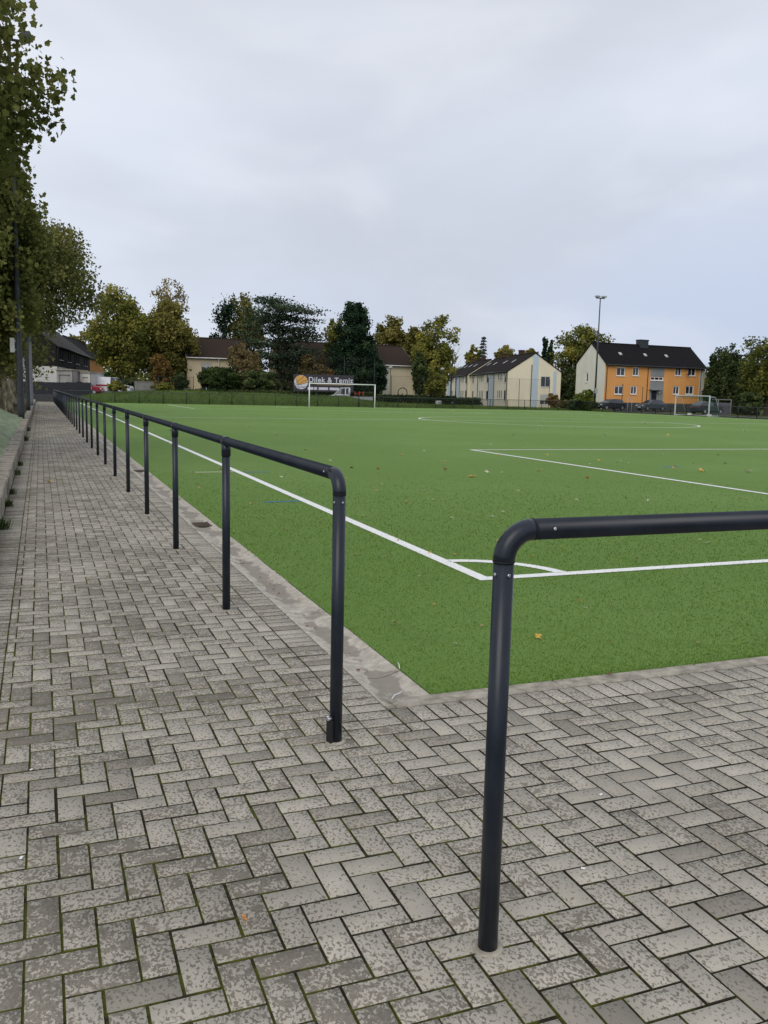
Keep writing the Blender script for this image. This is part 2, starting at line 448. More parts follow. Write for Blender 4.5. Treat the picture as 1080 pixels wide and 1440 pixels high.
# --- markings (sheets 4 mm above the turf)
LW = .125; PW, PL = 56.9, 83.0; MX = PW/2; HY = 43.6; PA = 20.2
def markings():
    m = MB(); z = .009
    def rect(x0, y0, x1, y1, mi=0): m.add([(x0, y0, z), (x1, y0, z), (x1, y1, z), (x0, y1, z)], [(0, 1, 2, 3)], mi)
    def arc(cx, cy, r, a0, a1, n, mi=0):
        P = []
        for i in range(n+1):
            a = a0+(a1-a0)*i/n
            for q in (r-LW, r): P.append((cx+q*math.cos(a), cy+q*math.sin(a), z))
        m.add(P, [(2*i, 2*i+1, 2*i+3, 2*i+2) for i in range(n)], mi)
    rect(LW, 0, PW-LW, LW); rect(LW, PL-LW, PW-LW, PL)
    rect(0, 0, LW, PL); rect(PW-LW, 0, PW, PL)
    rect(LW, HY-LW/2, PW-LW, HY+LW/2)
    arc(MX, HY, 9.15, .012+.0, PI-.012, 60); arc(MX, HY, 9.15, PI+.012, 2*PI-.012, 60)
    a0 = math.asin(LW/.96)
    arc(0, 0, .96, a0, PI/2-a0, 16); arc(PW, PL, .96, PI+a0, 1.5*PI-a0, 16); arc(0, PL, .96, -PI/2+a0, -a0, 16)
    for (ya, yb, s) in ((LW, 16.5, 1), (PL-LW, PL-16.5, -1)):
        x0, x1 = MX-PA, MX+PA
        rect(x0, min(ya, yb-s*LW), x0+LW, max(ya, yb-s*LW)); rect(x1-LW, min(ya, yb-s*LW), x1, max(ya, yb-s*LW))
        rect(x0, min(yb, yb-s*LW), x1, max(yb, yb-s*LW))
        x0, x1 = MX-9.16, MX+9.16; yb = ya+s*5.4
        rect(x0, min(ya, yb-s*LW), x0+LW, max(ya, yb-s*LW)); rect(x1-LW, min(ya, yb-s*LW), x1, max(ya, yb-s*LW))
        rect(x0, min(yb, yb-s*LW), x1, max(yb, yb-s*LW))
        cyy = PL-11. if s < 0 else 11.
        a = math.acos(5.5/9.15)
        if s > 0: arc(MX, cyy, 9.15, PI/2-a, PI/2+a, 24)
        else: arc(MX, cyy, 9.15, 1.5*PI-a, 1.5*PI+a, 24)
    rect(-.78, 10.30, -.03, 10.39, 2)
    rect(-.55, 5.60, -.02, 5.69, 1); rect(.16, 10.2, .66, 10.29, 1)
    p = on_ground(943, 657); rect(p.x-.25, p.y-.06, p.x+.30, p.y+.06, 1)
    return kind(m.build('pitch_markings', [M['line'], M['line_blue'], M['line_yellow']]), 'structure')
markings()

def blades():
    rng = np.random.default_rng(21); V = []; T = []; MI = []
    # denser near the camera, thinning outward
    n = 420000
    P = np.stack([rng.uniform(-1.622, 9., n), -2.514+19.*rng.random(n)**1.6], 1)
    az = np.arctan2(P[:, 0]-CAM[0], P[:, 1]-CAM[1]); d0 = np.hypot(P[:, 0]-CAM[0], P[:, 1]-CAM[1])
    P = P[(rng.random(n) < np.minimum(1, (5.5/d0)**1.6)*np.clip((19-d0)/8, 0, 1)) & (az < 1.0)]; n = len(P)
    dist = np.hypot(P[:, 0]-CAM[0], P[:, 1]-CAM[1])
    h = rng.uniform(.008, .02, n)*np.clip(dist/6, .9, 1.5); w = rng.uniform(.0022, .004, n)*np.clip(dist/4.5, .9, 3.)
    a = rng.uniform(0, 2*PI, n); lean = rng.uniform(.2, 1.1, n); b = rng.uniform(0, 2*PI, n)
    V = np.zeros((n, 3, 3))
    V[:, 0, 0] = P[:, 0]-np.cos(a)*w/2; V[:, 0, 1] = P[:, 1]-np.sin(a)*w/2; V[:, 1, 0] = P[:, 0]+np.cos(a)*w/2; V[:, 1, 1] = P[:, 1]+np.sin(a)*w/2
    V[:, :2, 2] = .004
    V[:, 2, 0] = P[:, 0]+np.cos(b)*h*lean; V[:, 2, 1] = P[:, 1]+np.sin(b)*h*lean; V[:, 2, 2] = .004+h*.75
    x, y = P[:, 0], P[:, 1]; r = np.hypot(x, y)
    wl = ((x > 0) & (y > 0) & ((x < LW) | (y < LW) | ((r < .96) & (r > .96-LW))))
    T = np.zeros((n, 3)); T[:, 0] = np.clip(rng.normal(.5, .25, n), 0, 1)
    o = np_mesh('turf_fibres', V.reshape(-1, 3), np.arange(n*3).reshape(-1, 3), [M['blade'], M['blade_w']], None, T, wl.astype(int))
    o['label'] = 'short green plastic fibres of the artificial turf'; o['category'] = 'turf'
    kind(o, 'stuff')
blades()

# ------------------------------------------------------------------ railings
RR = .030; RZ = 1.235; BEND = .085
def bend_pts(base, d, n=8):             # quarter bend from vertical to direction d; base = post axis at rail height
    c = Vector(base)+Vector((0, 0, RZ-BEND))+d*BEND
    return [c+(-d*math.cos(a)+UP*math.sin(a))*BEND for a in [PI/2*i/n for i in range(n+1)]]
def screw(mb, p, nrm):
    nrm = Vector(nrm).normalized(); p = Vector(p)
    mb.tube([p-nrm*.002, p+nrm*.0018, p+nrm*.003], [.0052, .005, .003], 8)
def railing(name, label, posts, d, end, collars):
    """posts: list of ground points; d: direction of the rail"""
    t = thing(name, label, 'railing', posts[0])
    o0 = Vector(posts[0]); d = Vector(d)
    for i, p in enumerate(posts):
        q = Vector(p)-o0; m = MB()
        if i == 0: top = RZ-BEND
        else: top = RZ-RR*.6
        m.tube([q+Vector((0, 0, -.05)), q+Vector((0, 0, top))], RR-.001, 20 if i < 4 else 10)
        po = m.build('post', M['rail'], t)
        if i < 4:
            c = MB()
            c.tube([q+Vector((0, 0, -.02)), q+Vector((0, 0, .004)), q+Vector((0, 0, .006))], [.05, .046, .038], 14); c.build('base_collar', M['kerb'], po)
        if i > 0:
            c = MB(); c.tube([q+Vector((0, 0, RZ-.105)), q+Vector((0, 0, RZ-.012))], RR+.0035, 18 if i < 5 else 8)
            c.tube([q+Vector((0, 0, RZ))-d*.04, q+Vector((0, 0, RZ))+d*.04], RR+.0035, 18 if i < 5 else 8)
            c.build('tee_joint', M['rail'], t)
    m = MB(); pts = bend_pts((0, 0, 0), d, 10)
    m.tube(pts, RR+.0005, 24); el = m.build('elbow', M['rail'], t)
    m = MB(); m.tube([Vector((0, 0, RZ))+d*(BEND+.003), Vector(end)-o0+Vector((0, 0, RZ))], RR, 24); m.build('handrail', M['rail'], t)
    m = MB(); m.tube([Vector((0, 0, RZ-BEND-.0035)), Vector((0, 0, RZ-BEND+.0015))], RR+.0009, 24); m.build('seam_ring', M['black'], el)
    m = MB(); m.tube([Vector((0, 0, RZ))+d*(BEND-.001), Vector((0, 0, RZ))+d*(BEND+.004)], RR+.0009, 24); m.build('seam_ring', M['black'], el)
    tocam = Vector((CAM[0]-o0.x, CAM[1]-o0.y, 0)).normalized(); sd_ = tocam.cross(UP)
    for k in (-.85, .55):
        m = MB(); nv = (tocam*math.cos(k)-sd_*math.sin(k)); screw(m, Vector((0, 0, RZ-BEND-.035))+nv*RR, nv); m.build('screw', M['steel'], t)
    m = MB()
    nv = (tocam-d*tocam.dot(d)).normalized()*.92+UP*.12; nv.normalize(); screw(m, Vector((0, 0, RZ))+d*(BEND+.055)+nv*RR, nv)
    m.build('screw', M['steel'], t)
    return t
P1 = Vector((-2.292, -2.932, 0)); SP = 2.559
lp = [P1+Vector((0, SP*i, 0)) for i in range(36)]
rl = railing('railing', 'long dark grey tubular railing running along the path beside the pitch', lp, (0, 1, 0), lp[-1], True)
m = MB(); m.box((-.033, -.012, .055), (.014, .036, .11), 0, .3, .003); m.build('base_clip', M['black'], rl)
m = MB(); m.tube([(-.046, -.018, .118), (-.026, -.012, .118)], .009, 8); m.ball((-.044, -.018, .128), (.008, .008, .008), 6); m.build('clip_bolt', M['steel'], rl)
P2 = Vector((-2.347, -4.517, 0))
rr_ = railing('railing', 'dark grey tubular railing nearest the camera, its rail leaving the photo on the right', [P2+Vector((SP*i, 0, 0)) for i in range(3)], (1, 0, 0), P2+Vector((SP*2, 0, 0)), True)

# ------------------------------------------------------------------ leaves, scraps
def leaf_mesh(name, size, mat, seed):
    r = random.Random(seed); n = 11; P = [(0, 0, .35*size*r.uniform(.1, .5))]
    for i in range(n):
        a = 2*PI*i/n; k = (1 if i % 2 == 0 else .55)*r.uniform(.75, 1.1)*size
        P.append((math.cos(a)*k*.62, math.sin(a)*k*.9, size*r.uniform(.0, .45)))
    P.append((0, -size*1.5, size*.15)); P.append((size*.05, -size*1.5, size*.15))
    me = bpy.data.meshes.new(name); me.from_pydata(P, [], [(0, 1+i, 1+(i+1) % n) for i in range(n)]+[(0, n+1, n+2)]); me.materials.append(mat); return me
LM = {'yellow': plain('yellow_leaf', (.52, .34, .07), .7, .3, 40.), 'brown': plain('brown_leaf', (.18, .085, .035), .8, .35, 40.),
      'tan': plain('tan_leaf', (.40, .27, .14), .75, .3, 40.), 'pale': plain('pale_leaf', (.55, .55, .38), .75, .2, 40.), 'orange': plain('orange_leaf', (.55, .24, .05), .7, .3, 60.)}
LME = {k: [leaf_mesh('fallen_leaf', 1., LM[k], 50+i) for i in range(3)] for k in LM}
def leaf(px, py, col, size, label, group=None, z=.012):
    p = on_ground(px, py, z) if not isinstance(px, Vector) else px
    o = bpy.data.objects.new('fallen_leaf', random.choice(LME[col])); COL.objects.link(o)
    o.location = p; o.scale = (size,)*3; o.rotation_euler = (random.uniform(-.35, .35), random.uniform(-.35, .35), random.uniform(0, 6.28))
    return tag(o, label, 'leaf', group)
leaf(756, 895, 'yellow', .042, 'yellow fallen leaf on the turf just right of the nearest railing post', z=.018)
leaf(555, 877, 'tan', .045, 'curled tan fallen leaf on the turf right of the corner post of the path railing', z=.018)
leaf(71, 678, 'yellow', .085, 'yellow fallen leaf in the middle of the far part of the brick path')
leaf(343, 1292, 'orange', .019, 'small orange scrap of leaf on the bricks near the bottom of the photo', z=.004)
leaf(156, 672, 'pale', .07, 'pale green leaf beside the foot of a railing post on the path')
leaf(532, 660, 'brown', .075, 'brown curled leaf on the turf beyond the corner of the path railing')
leaf(495, 658, 'brown', .06, 'small brown leaf left of another brown leaf on the turf')
leaf(664, 671, 'yellow', .11, 'widest pair of yellow leaves on the turf left of the penalty area')
leaf(626, 660, 'tan', .07, 'tan leaf on the turf left of the widest yellow leaves')
leaf(683, 664, 'pale', .08, 'pale yellow leaf right of the widest yellow leaves')
leaf(693, 727, 'pale', .045, 'pale leaf on the turf just above the bend of the nearest railing')
leaf(707, 721, 'tan', .03, 'small tan leaf beside the pale leaf above the nearest railing bend')
leaf(986, 663, 'yellow', .14, 'yellow leaf lying inside the penalty area beside a blue dash')
leaf(1053, 664, 'pale', .12, 'whitish leaf in the penalty area at the right edge of the photo')
leaf(759, 662, 'yellow', .08, 'yellow leaf on the turf under the corner of the penalty area')
leaf(826, 673, 'brown', .08, 'brown leaf under the side line of the penalty area')
leaf(584, 910, 'brown', .018, 'tiny brown leaf on the turf beside the gutter end', z=.016)
leaf(857, 947, 'brown', .022, 'brown leaf caught at the turf edge above the kerb', z=.016)
rl_ = random.Random(3)
spots = [(808, 602), (1047, 606), (722, 612), (906, 596), (480, 620), (596, 634), (447, 693), (353, 708), (329, 747), (236, 622), (240, 606), (430, 633), (700, 640), (930, 640), (1010, 640),
         (645, 605), (770, 640), (850, 612), (895, 785), (700, 760), (790, 770), (975, 690), (880, 700), (640, 720), (560, 760), (590, 810), (400, 745), (530, 690), (570, 705), (760, 600), (1020, 652),
         (498, 780), (610, 850), (640, 905), (880, 870), (1040, 700), (940, 612), (690, 625), (390, 612), (350, 600), (565, 640), (975, 652), (450, 735), (860, 850), (1010, 830), (330, 690), (310, 660)]
for i, (x, y) in enumerate(spots):
    c = ('yellow', 'pale', 'brown', 'tan')[i % 4]
    d = (on_ground(x, y)-Vector(CAM)).length
    leaf(x, y, c, rl_.uniform(.0016, .0030)*d+.005, {'yellow': 'small yellow leaf fallen on the green turf', 'pale': 'small pale leaf fallen on the green turf', 'brown': 'small brown leaf fallen on the green turf', 'tan': 'small tan leaf fallen on the green turf'}[c],
         f'scattered small {c} leaves on the turf', .016)
for i in range(70):
    u = rl_.random(); p = Vector((rl_.uniform(-1.4, 3+9*u), -2.2+15*u**1.4, .017)); c = ('pale', 'pale', 'tan', 'yellow')[i % 4]
    leaf(p, 0, c, rl_.uniform(.009, .016)+.0020*(p-Vector(CAM)).length, f'small {c} leaf fallen on the green turf', f'scattered small {c} leaves on the turf')
for i, (x, y) in enumerate([(332, 785), (338, 788), (343, 792), (347, 799), (340, 793), (366, 812), (372, 818), (380, 822), (386, 823), (377, 826), (385, 829), (392, 835), (398, 833), (504, 943), (515, 944), (427, 863), (432, 881), (443, 884)]):
    leaf(x, y, 'brown' if i % 3 else 'tan', rl_.uniform(.013, .024), 'small brown dead leaf lying in the concrete gutter' if i % 3 else 'small tan dead leaf lying in the concrete gutter', 'dead leaves in the gutter', -.016)
def scrap(px, py, size, label, c=(.7, .7, .68)):
    m = MB(); m.box((0, 0, .003), (size, size*.6, .005), 0, random.uniform(0, 3), .0015)
    o = m.build('paper_scrap', M['white'], None, on_ground(px, py, .001)); return tag(o, label, 'litter')
scrap(845, 1118, .016, 'small white scrap on the bricks right of the nearest post')
scrap(820, 1222, .014, 'small white scrap lying on a darker brick right of the nearest post')
scrap(44, 1083, .013, 'tiny white scrap on the bricks at the left edge')
scrap(30, 1207, .016, 'tiny white scrap at the left edge, lower of two')
m = MB(); m.tube([(0, 0, 0), (.03, .04, .004), (.07, .065, .002), (.10, .10, .0)], .003, 5); tag(m.build('straw', M['white'], None, on_ground(551, 983, .002)), 'thin white curved straw lying in the gutter end', 'straw')
m = MB(); m.tube([(0, 0, 0), (.02, .06, .004), (.03, .10, .002)], .0025, 5); tag(m.build('straw', M['white'], None, on_ground(562, 940, .02)), 'thin white straw lying on the turf edge', 'straw')

def drain(px, py, label):
    p = on_ground(px, py); p.x = -1.78
    t = thing('gutter_drain', label, 'drain', (p.x, p.y, 0))
    m = MB(); m.bb((-.11, -.16, -.024), (.11, .16, -.018), 0); m.build('outlet', M['black'], t)  # shade inside the opening, put in as a plain black slab
    m = MB()
    for sx in (-.115, .115): m.bb((sx-.008, -.17, -.026), (sx+.008, .17, -.006))
    for k in range(7): m.bb((-.107, -.15+k*.05-.006, -.017), (.107, -.15+k*.05+.006, -.010))
    m.build('grate', plain('rusty_iron', (.09, .065, .05), .8, .4, 20.), t)
drain(283, 736, 'dark drain outlet in the gutter beside the railing, nearer of two')
drain(208, 661, 'dark drain outlet in the gutter further along the path')

# ------------------------------------------------------------------ left edge: kerb wall, net, mound
M['stone'] = plain('brown_edging', (.25, .225, .18), .9, .3, 9., bump=.6, bscale=40.)
M['net'] = None
def left_edge():
    m = MB(); y = .2; r = random.Random(4)
    while y < 88:
        L = r.uniform(.28, .42); h = .27+r.uniform(-.015, .015)
        if y > 34: h = .22
        m.box((-4.115+r.uniform(-.006, .006), y+L/2, h/2-.03), (.25, L-.02, h+.06), 0, r.uniform(-.03, .03), .012); y += L
    tag(m.build('kerb_wall', M['stone']), 'low brown stone edging wall along the left of the brick path', 'kerb wall')
    # mound behind it
    xs = [-4.235, -4.6, -5.1, -5.7, -7., -12., -40.]; zs = [.18, .30, .55, .66, .68, .66, .6]
    ys = np.linspace(-3, 92, 96); V = []; F = []
    for j, yy in enumerate(ys):
        for i, (x, z) in enumerate(zip(xs, zs)):
            k = .45+.55*min(1, max(0, (34-yy)/8)) if 0 < i < 3 else 1
            V.append((x, yy, z*(k if i < 3 else 1)+(.03*math.sin(yy*1.7+i*2) if 1 < i < 5 else 0)))
    n = len(xs)
    for j in range(len(ys)-1):
        for i in range(n-1): F.append((j*n+i, j*n+n+i, j*n+n+i+1, j*n+i+1))
    o = np_mesh('mound', np.array(V), np.array(F), M['soil'], smooth=True); kind(o, 'structure')
    # wrinkled net over the mound
    t = NT('green_net'); w = t.noise(380., 2); lo = t.noise(2.5, 4, .6)
    col = t.mix(t.ramp(lo, .3, .7), (.155, .195, .12), (.265, .31, .195)); col = t.mix(t.math('MULTIPLY', t.ramp(w, .5, .6), .5), col, (.11, .15, .10))
    t.bump(w, .5, .006); net = t.set(col, .85, None, .2)
    rng = np.random.default_rng(2)
    nx, ny = 26, 240; V = []; F = []
    for j in range(ny+1):
        yy = .5+33.*j/ny
        for i in range(nx+1):
            u = i/nx; x = -4.20-u*1.35
            z = np.interp(x, xs[::-1], zs[::-1])+.045
            c1 = abs(math.sin(yy*2.3+1.4*math.sin(yy*.9)+u*2.5)); c2 = abs(math.sin(yy*4.7+u*5+2*math.sin(yy*1.3))); wr = .085*(1-c1)**2*(1-.5*u)+.045*(1-c2)**3-.02
            drop = .03*max(0, math.sin(yy*9))*(1-u)**2
            V.append((x+.02*math.sin(yy*4.2)*(1-u), yy, z+wr+drop+.03*math.sin(u*PI)))
    for j in range(ny):
        for i in range(nx):
            a = j*(nx+1)+i; F.append((a, a+nx+1, a+nx+2, a+1))
    tag(np_mesh('ground_net', np.array(V), np.array(F), net, smooth=True), 'wrinkled pale green net draped over the mound left of the path', 'net')
left_edge()

def tuft(loc, n, h, spread, mat, seed, w=.008):
    r = random.Random(seed); m = MB()
    for i in range(n):
        a = r.uniform(0, 6.28); q = Vector((math.cos(a), math.sin(a), 0))*spread*r.random()
        b = r.uniform(0, 6.28); L = h*r.uniform(.5, 1.2); dirv = Vector((math.cos(b), math.sin(b), 0)); s = Vector((-dirv.y, dirv.x, 0))*w
        p1 = q+UP*L*.6+dirv*L*.25; p2 = q+UP*L*.8+dirv*L*.7
        m.add([q-s, q+s, p1+s*.8, p1-s*.8, p2], [(0, 1, 2, 3), (3, 2, 4)])
    return m
def weed(px, py, h, label, seed):
    p = on_ground(px, py); p.x = min(p.x, -3.86); p.x = max(p.x, -3.95)
    m = tuft(None, 46, h, .07, None, seed); tag(m.build('weed', M['weed'], None, p), label, 'weed', 'weeds along the edging wall')
M['weed'] = plain('weed_leaf', (.055, .085, .02), .8, .4, 30.)
for i, (x, y, h) in enumerate([(6, 744, .16), (9, 712, .12), (14, 695, .11), (21, 668, .13), (24, 655, .12), (35, 620, .2), (38, 606, .2)]):
    weed(x, y, h, ['leafy green weed at the wall foot at the left edge, nearest of the weeds', 'low weed at the wall foot just beyond the nearest one', 'third low weed along the wall foot from the camera', 'dark weed at the wall foot where the net begins to fold', 'small weed close behind a darker one at the wall foot', 'taller weed at the wall foot far along the path', 'farthest tall weed at the foot of the edging wall'][i], 60+i)

# ------------------------------------------------------------------ vegetation
def leaf_cards(rng, C, size, tint, flat=0., aspect=1., lobed=False, outward=None):
    n = len(C); nv = rng.normal(size=(n, 3)); nv[:, 2] += flat
    if outward is not None: nv = nv+outward
    nv /= np.linalg.norm(nv, axis=1)[:, None]
    a = rng.normal(size=(n, 3)); u = a-nv*(a*nv).sum(1)[:, None]; u /= np.linalg.norm(u, axis=1)[:, None]; v = np.cross(nv, u)
    s = size*rng.uniform(.6, 1.25, n)
    if lobed:
        ang = np.array([-90, -40, -20, 25, 50, 90, 130, 155, 200, 220])*PI/180; rad = np.array([.6, .95, .68, .98, .72, 1.1, .72, .98, .68, .95])
        pts = np.stack([np.cos(ang)*rad, np.sin(ang)*rad], 1)
    else:
        pts = np.array([(-.55, -.2), (.1, -.75), (.6, .1), (-.05, .8)])
    k = len(pts); V = np.zeros((n, k, 3))
    for i, (px, py) in enumerate(pts):
        V[:, i] = C+u*(px*s)[:, None]+v*(py*s*aspect)[:, None]+nv*(rng.uniform(-.18, .18, n)*s)[:, None]
    return V.reshape(-1, 3), np.arange(n*k).reshape(n, k), tint

def lobes(rng, k=9, amp=.32):
    D = rng.normal(size=(k, 3)); D /= np.linalg.norm(D, axis=1)[:, None]; A = rng.uniform(-amp, amp, k)
    def f(d): return 1+(A[None]*np.maximum(0, d@D.T)**4).sum(1)
    return f
def crown(rng, c, r, ncl, per, size, cl_r=.17, shape='round', lobed=False, tone=(.5, .16), flat=.3, gap=.0, amp=.35, aspect=1.):
    c = np.array(c); r = np.array(r); f = lobes(rng, 11, amp)
    d = rng.normal(size=(ncl, 3)); d /= np.linalg.norm(d, axis=1)[:, None]
    rad = rng.random(ncl)**.42
    P = d*rad[:, None]*f(d)[:, None]
    if shape == 'cone':                       # narrow towards the top
        z = rng.random(ncl)**1.5*2-1; a = rng.uniform(0, 2*PI, ncl); k = np.clip((1-z)/2, .03, 1)**.38*np.sqrt(rng.random(ncl))*(1+.12*np.sin(a*5+z*7))
        P = np.stack([np.cos(a)*k, np.sin(a)*k, z], 1)
    elif shape == 'egg':
        z = P[:, 2]; k = np.where(z > 0, 1-.35*np.clip(z, 0, 1.2)**1.3, 1+.0*z); P[:, :2] *= k[:, None]
    L = np.repeat(P, per, 0); n = len(L)
    off = np.clip(rng.normal(size=(n, 3)), -1.7, 1.7)*cl_r; off[:, 2] *= .75
    ct = np.clip(rng.normal(tone[0], tone[1], ncl), 0, 1)
    t = np.zeros((n, 3)); t[:, 0] = np.clip(np.repeat(ct, per)+rng.normal(0, .12, n), 0, 1)
    W = c+(L+off)*r
    nrm = (L+off)
    V, F, T = leaf_cards(rng, W, size, t, flat, aspect, lobed, nrm*.6)
    return V, F, T, c+P*r
def limbs(m, rng, base, top, r0, ends, k=9):
    base = Vector(base); top = Vector(top); n = 6
    pts = [base+(top-base)*(i/n)+Vector((rng.normal()*.05, rng.normal()*.05, 0))*(i > 0)*r0*4 for i in range(n+1)]
    m.tube([base-UP*.2]+[base+UP*.02]+pts[1:], [r0*1.35, r0*1.25]+[r0*(1-.75*i/n) for i in range(1, n+1)], 9)
    idx = rng.choice(len(ends), min(k, len(ends)), replace=False)
    for e in idx:
        E = Vector(ends[e]); s = pts[int(rng.integers(2, n+1))]
        if E.z < s.z: s = pts[2]
        mid = s+(E-s)*.5+UP*(E-s).length*.10
        m.tube([s, mid, E], [r0*.36, r0*.2, r0*.05], 6)
def tree(name, label, cat, base, c, r, mat, bark, ncl=110, per=70, size=.3, seed=1, trunk_r=.25, group=None, k=10, top=None, **kw):
    rng = np.random.default_rng(seed); base = Vector(base)
    t = thing(name, label, cat, base, 0, group)
    cc = Vector(c)-base
    V, F, T, P = crown(rng, cc, r, ncl, per, size, **kw)
    m = MB(); limbs(m, rng, (0, 0, 0), top or (cc.x*.8, cc.y*.8, cc.z+r[2]*.35), trunk_r, P, k); m.build('trunk', bark, t)
    np_mesh('crown', V, F, mat, t, T)
    return t
LEAF = {
 'plane': mat_tint_leaf('plane_leaf', [(0.0621, 0.0734, 0.0235), (0.1587, 0.1728, 0.0524), (0.3312, 0.3168, 0.1076)], .35),
 'plane2': mat_tint_leaf('plane_leaf_far', [(0.0662, 0.0763, 0.0262), (0.1628, 0.1699, 0.058), (0.3174, 0.2952, 0.1076)], .35),
 'olive': mat_tint_leaf('olive_leaf', [(0.0695, 0.0863, 0.0234), (0.186, 0.194, 0.0467), (0.3967, 0.337, 0.0776)]),
 'gold': mat_tint_leaf('gold_leaf', [(0.0924, 0.0896, 0.0269), (0.2156, 0.1988, 0.0564), (0.4066, 0.357, 0.1142)]),
 'palegold': mat_tint_leaf('pale_gold_leaf', [(0.13, 0.11, 0.04), (0.27, 0.215, 0.085), (0.42, 0.33, 0.14)]),
 'rust': mat_tint_leaf('rust_leaf', [(0.085, 0.0575, 0.023), (0.18, 0.115, 0.0403), (0.3, 0.1898, 0.0633)]),
 'brown': mat_tint_leaf('brown_leaf_mass', [(0.0748, 0.0612, 0.0286), (0.1777, 0.1387, 0.0612), (0.2992, 0.2244, 0.102)]),
 'dark': mat_tint_leaf('dark_leaf', [(0.0294, 0.0469, 0.0205), (0.0763, 0.1056, 0.0412), (0.1613, 0.1906, 0.0703)]),
 'pine': mat_tint_leaf('pine_needles', [(0.0206, 0.0359, 0.0221), (0.058, 0.0828, 0.0497), (0.138, 0.1724, 0.1034)], .12),
 'yew': mat_tint_leaf('conifer_needles', [(0.012, 0.024, 0.0139), (0.028, 0.0521, 0.028), (0.0641, 0.096, 0.048)], .1),
 'lime': mat_tint_leaf('lime_leaf', [(0.07, 0.098, 0.0168), (0.154, 0.196, 0.035), (0.28, 0.308, 0.07)]),
 'hedge': mat_tint_leaf('hedge_leaf', [(0.0202, 0.0365, 0.0141), (0.0485, 0.0769, 0.0263), (0.1012, 0.1377, 0.0445)]),
 'grass': mat_tint_leaf('grass_blades', [(0.0659, 0.1098, 0.0264), (0.1426, 0.2085, 0.0526), (0.2632, 0.3071, 0.0986)]),
}
BARK = mat_bark('plane_bark', (.10, .085, .055), (.24, .215, .16), 7.)
BARK2 = mat_bark('dark_bark', (.045, .036, .026), (.09, .075, .055), 9.)

# plane trees on the mound, left of the path
GP = 'plane trees on the mound beside the path'
tree('plane_tree', 'nearest plane tree, its leaves filling the top left corner of the photo', 'tree', (-8.6, 12.2, .66), (-8.15, 12.8, 7.8), (4.6, 4.6, 4.3), LEAF['plane'], BARK, 950, 110, .074, 3, .26, GP, 46, lobed=True, cl_r=.075, tone=(.45, .18), amp=.07)
b2 = g(11, 36, .62)
tree('plane_tree', 'plane tree behind the tall lamp post, with its pale trunk at the left edge', 'tree', b2, b2+Vector((-1.0, .5, 6.6)), (2.5, 3.6, 5.2), LEAF['plane'], BARK, 520, 90, .095, 4, .14, GP, 14, lobed=True, cl_r=.085, tone=(.45, .18), amp=.2)
b3 = g(17, 49, .6)
tree('plane_tree', 'plane tree whose crown reaches furthest right over the path', 'tree', b3, b3+Vector((-.2, 1., 7.5)), (5.9, 5.6, 3.9), LEAF['plane2'], BARK, 640, 90, .115, 35, .19, GP, 16, cl_r=.085, tone=(.5, .18), amp=.4)
b4 = g(4, 62, .6)
tree('plane_tree', 'farthest plane tree of the row, half hidden by the others at the left edge', 'tree', b4, b4+Vector((-1.5, 0, 7.5)), (5.2, 5.2, 5.8), LEAF['plane2'], BARK, 240, 60, .19, 6, .28, GP, 12, cl_r=.10, tone=(.45, .18))

# ------------------------------------------------------------------ floodlight / lamp posts on the left
def lamp_post(px, d, r, h, label, sign=None, head=True, mat=None):
    b = g(px, d, .5); t = thing('lamp_post', label, 'lamp post', b, 0, 'lamp posts beside the path')
    m = MB(); m.tube([(0, 0, -.3), (0, 0, .1), (0, 0, h*.5), (0, 0, h)], [r, r, r*.8, r*.55], 14); m.build('pole', mat or M['darkpaint'], t)
    m = MB(); m.box((-.02, -r-.004, .9), (r*.8, .02, .5), 0, 0, .006); m.build('access_door', mat or M['darkpaint'], t)
    if sign:
        m = MB(); m.box((-r-.12, 0, sign), (.17, .16, .58), 0, 0, .015); m.bb((-r-.05, -.03, sign-.2), (-r*.7, .03, sign-.14)); m.bb((-r-.05, -.03, sign+.14), (-r*.7, .03, sign+.2)); m.build('control_box', M['boxgrey'], t)
    if head:
        m = MB(); m.bb((-.35, -.05, h-.06), (.75, .05, h+.02), 0, .01); cb = m.build('crossbar', mat or M['darkpaint'], t)
        for x in (-.1, .62):
            m = MB(); m.box((x, -.05, h+.12), (.5, .42, .16), 0, 0, .03); m.prism([(x-.2, -.2, h+.2), (x+.2, -.2, h+.2), (x+.14, -.1, h+.36), (x-.14, -.1, h+.36)], (0, .24, 0)); fl = m.build('floodlight', M['darkpaint'], t)
            m = MB(); m.box((x, -.05, h+.035), (.42, .34, .008)); m.build('lens', M['boxgrey'], fl)
    return t
M['boxgrey'] = plain('light_grey_box', (.36, .38, .37), .6, .15, 6.)
lamp_post(28.5, 35, .125, 14.2, 'tall dark floodlight post standing nearest, in front of the plane trees', gh(18, 486, 35)-.5)
lamp_post(39, 48, .105, 12., 'dark lamp post just right of the nearest floodlight post', gh(32, 511, 48)-.5, False)
lamp_post(44, 60, .115, 8., 'light grey post furthest along the path on the left', None, False, plain('grey_zinc_post', (.20, .21, .23), .5, .15, 6.))

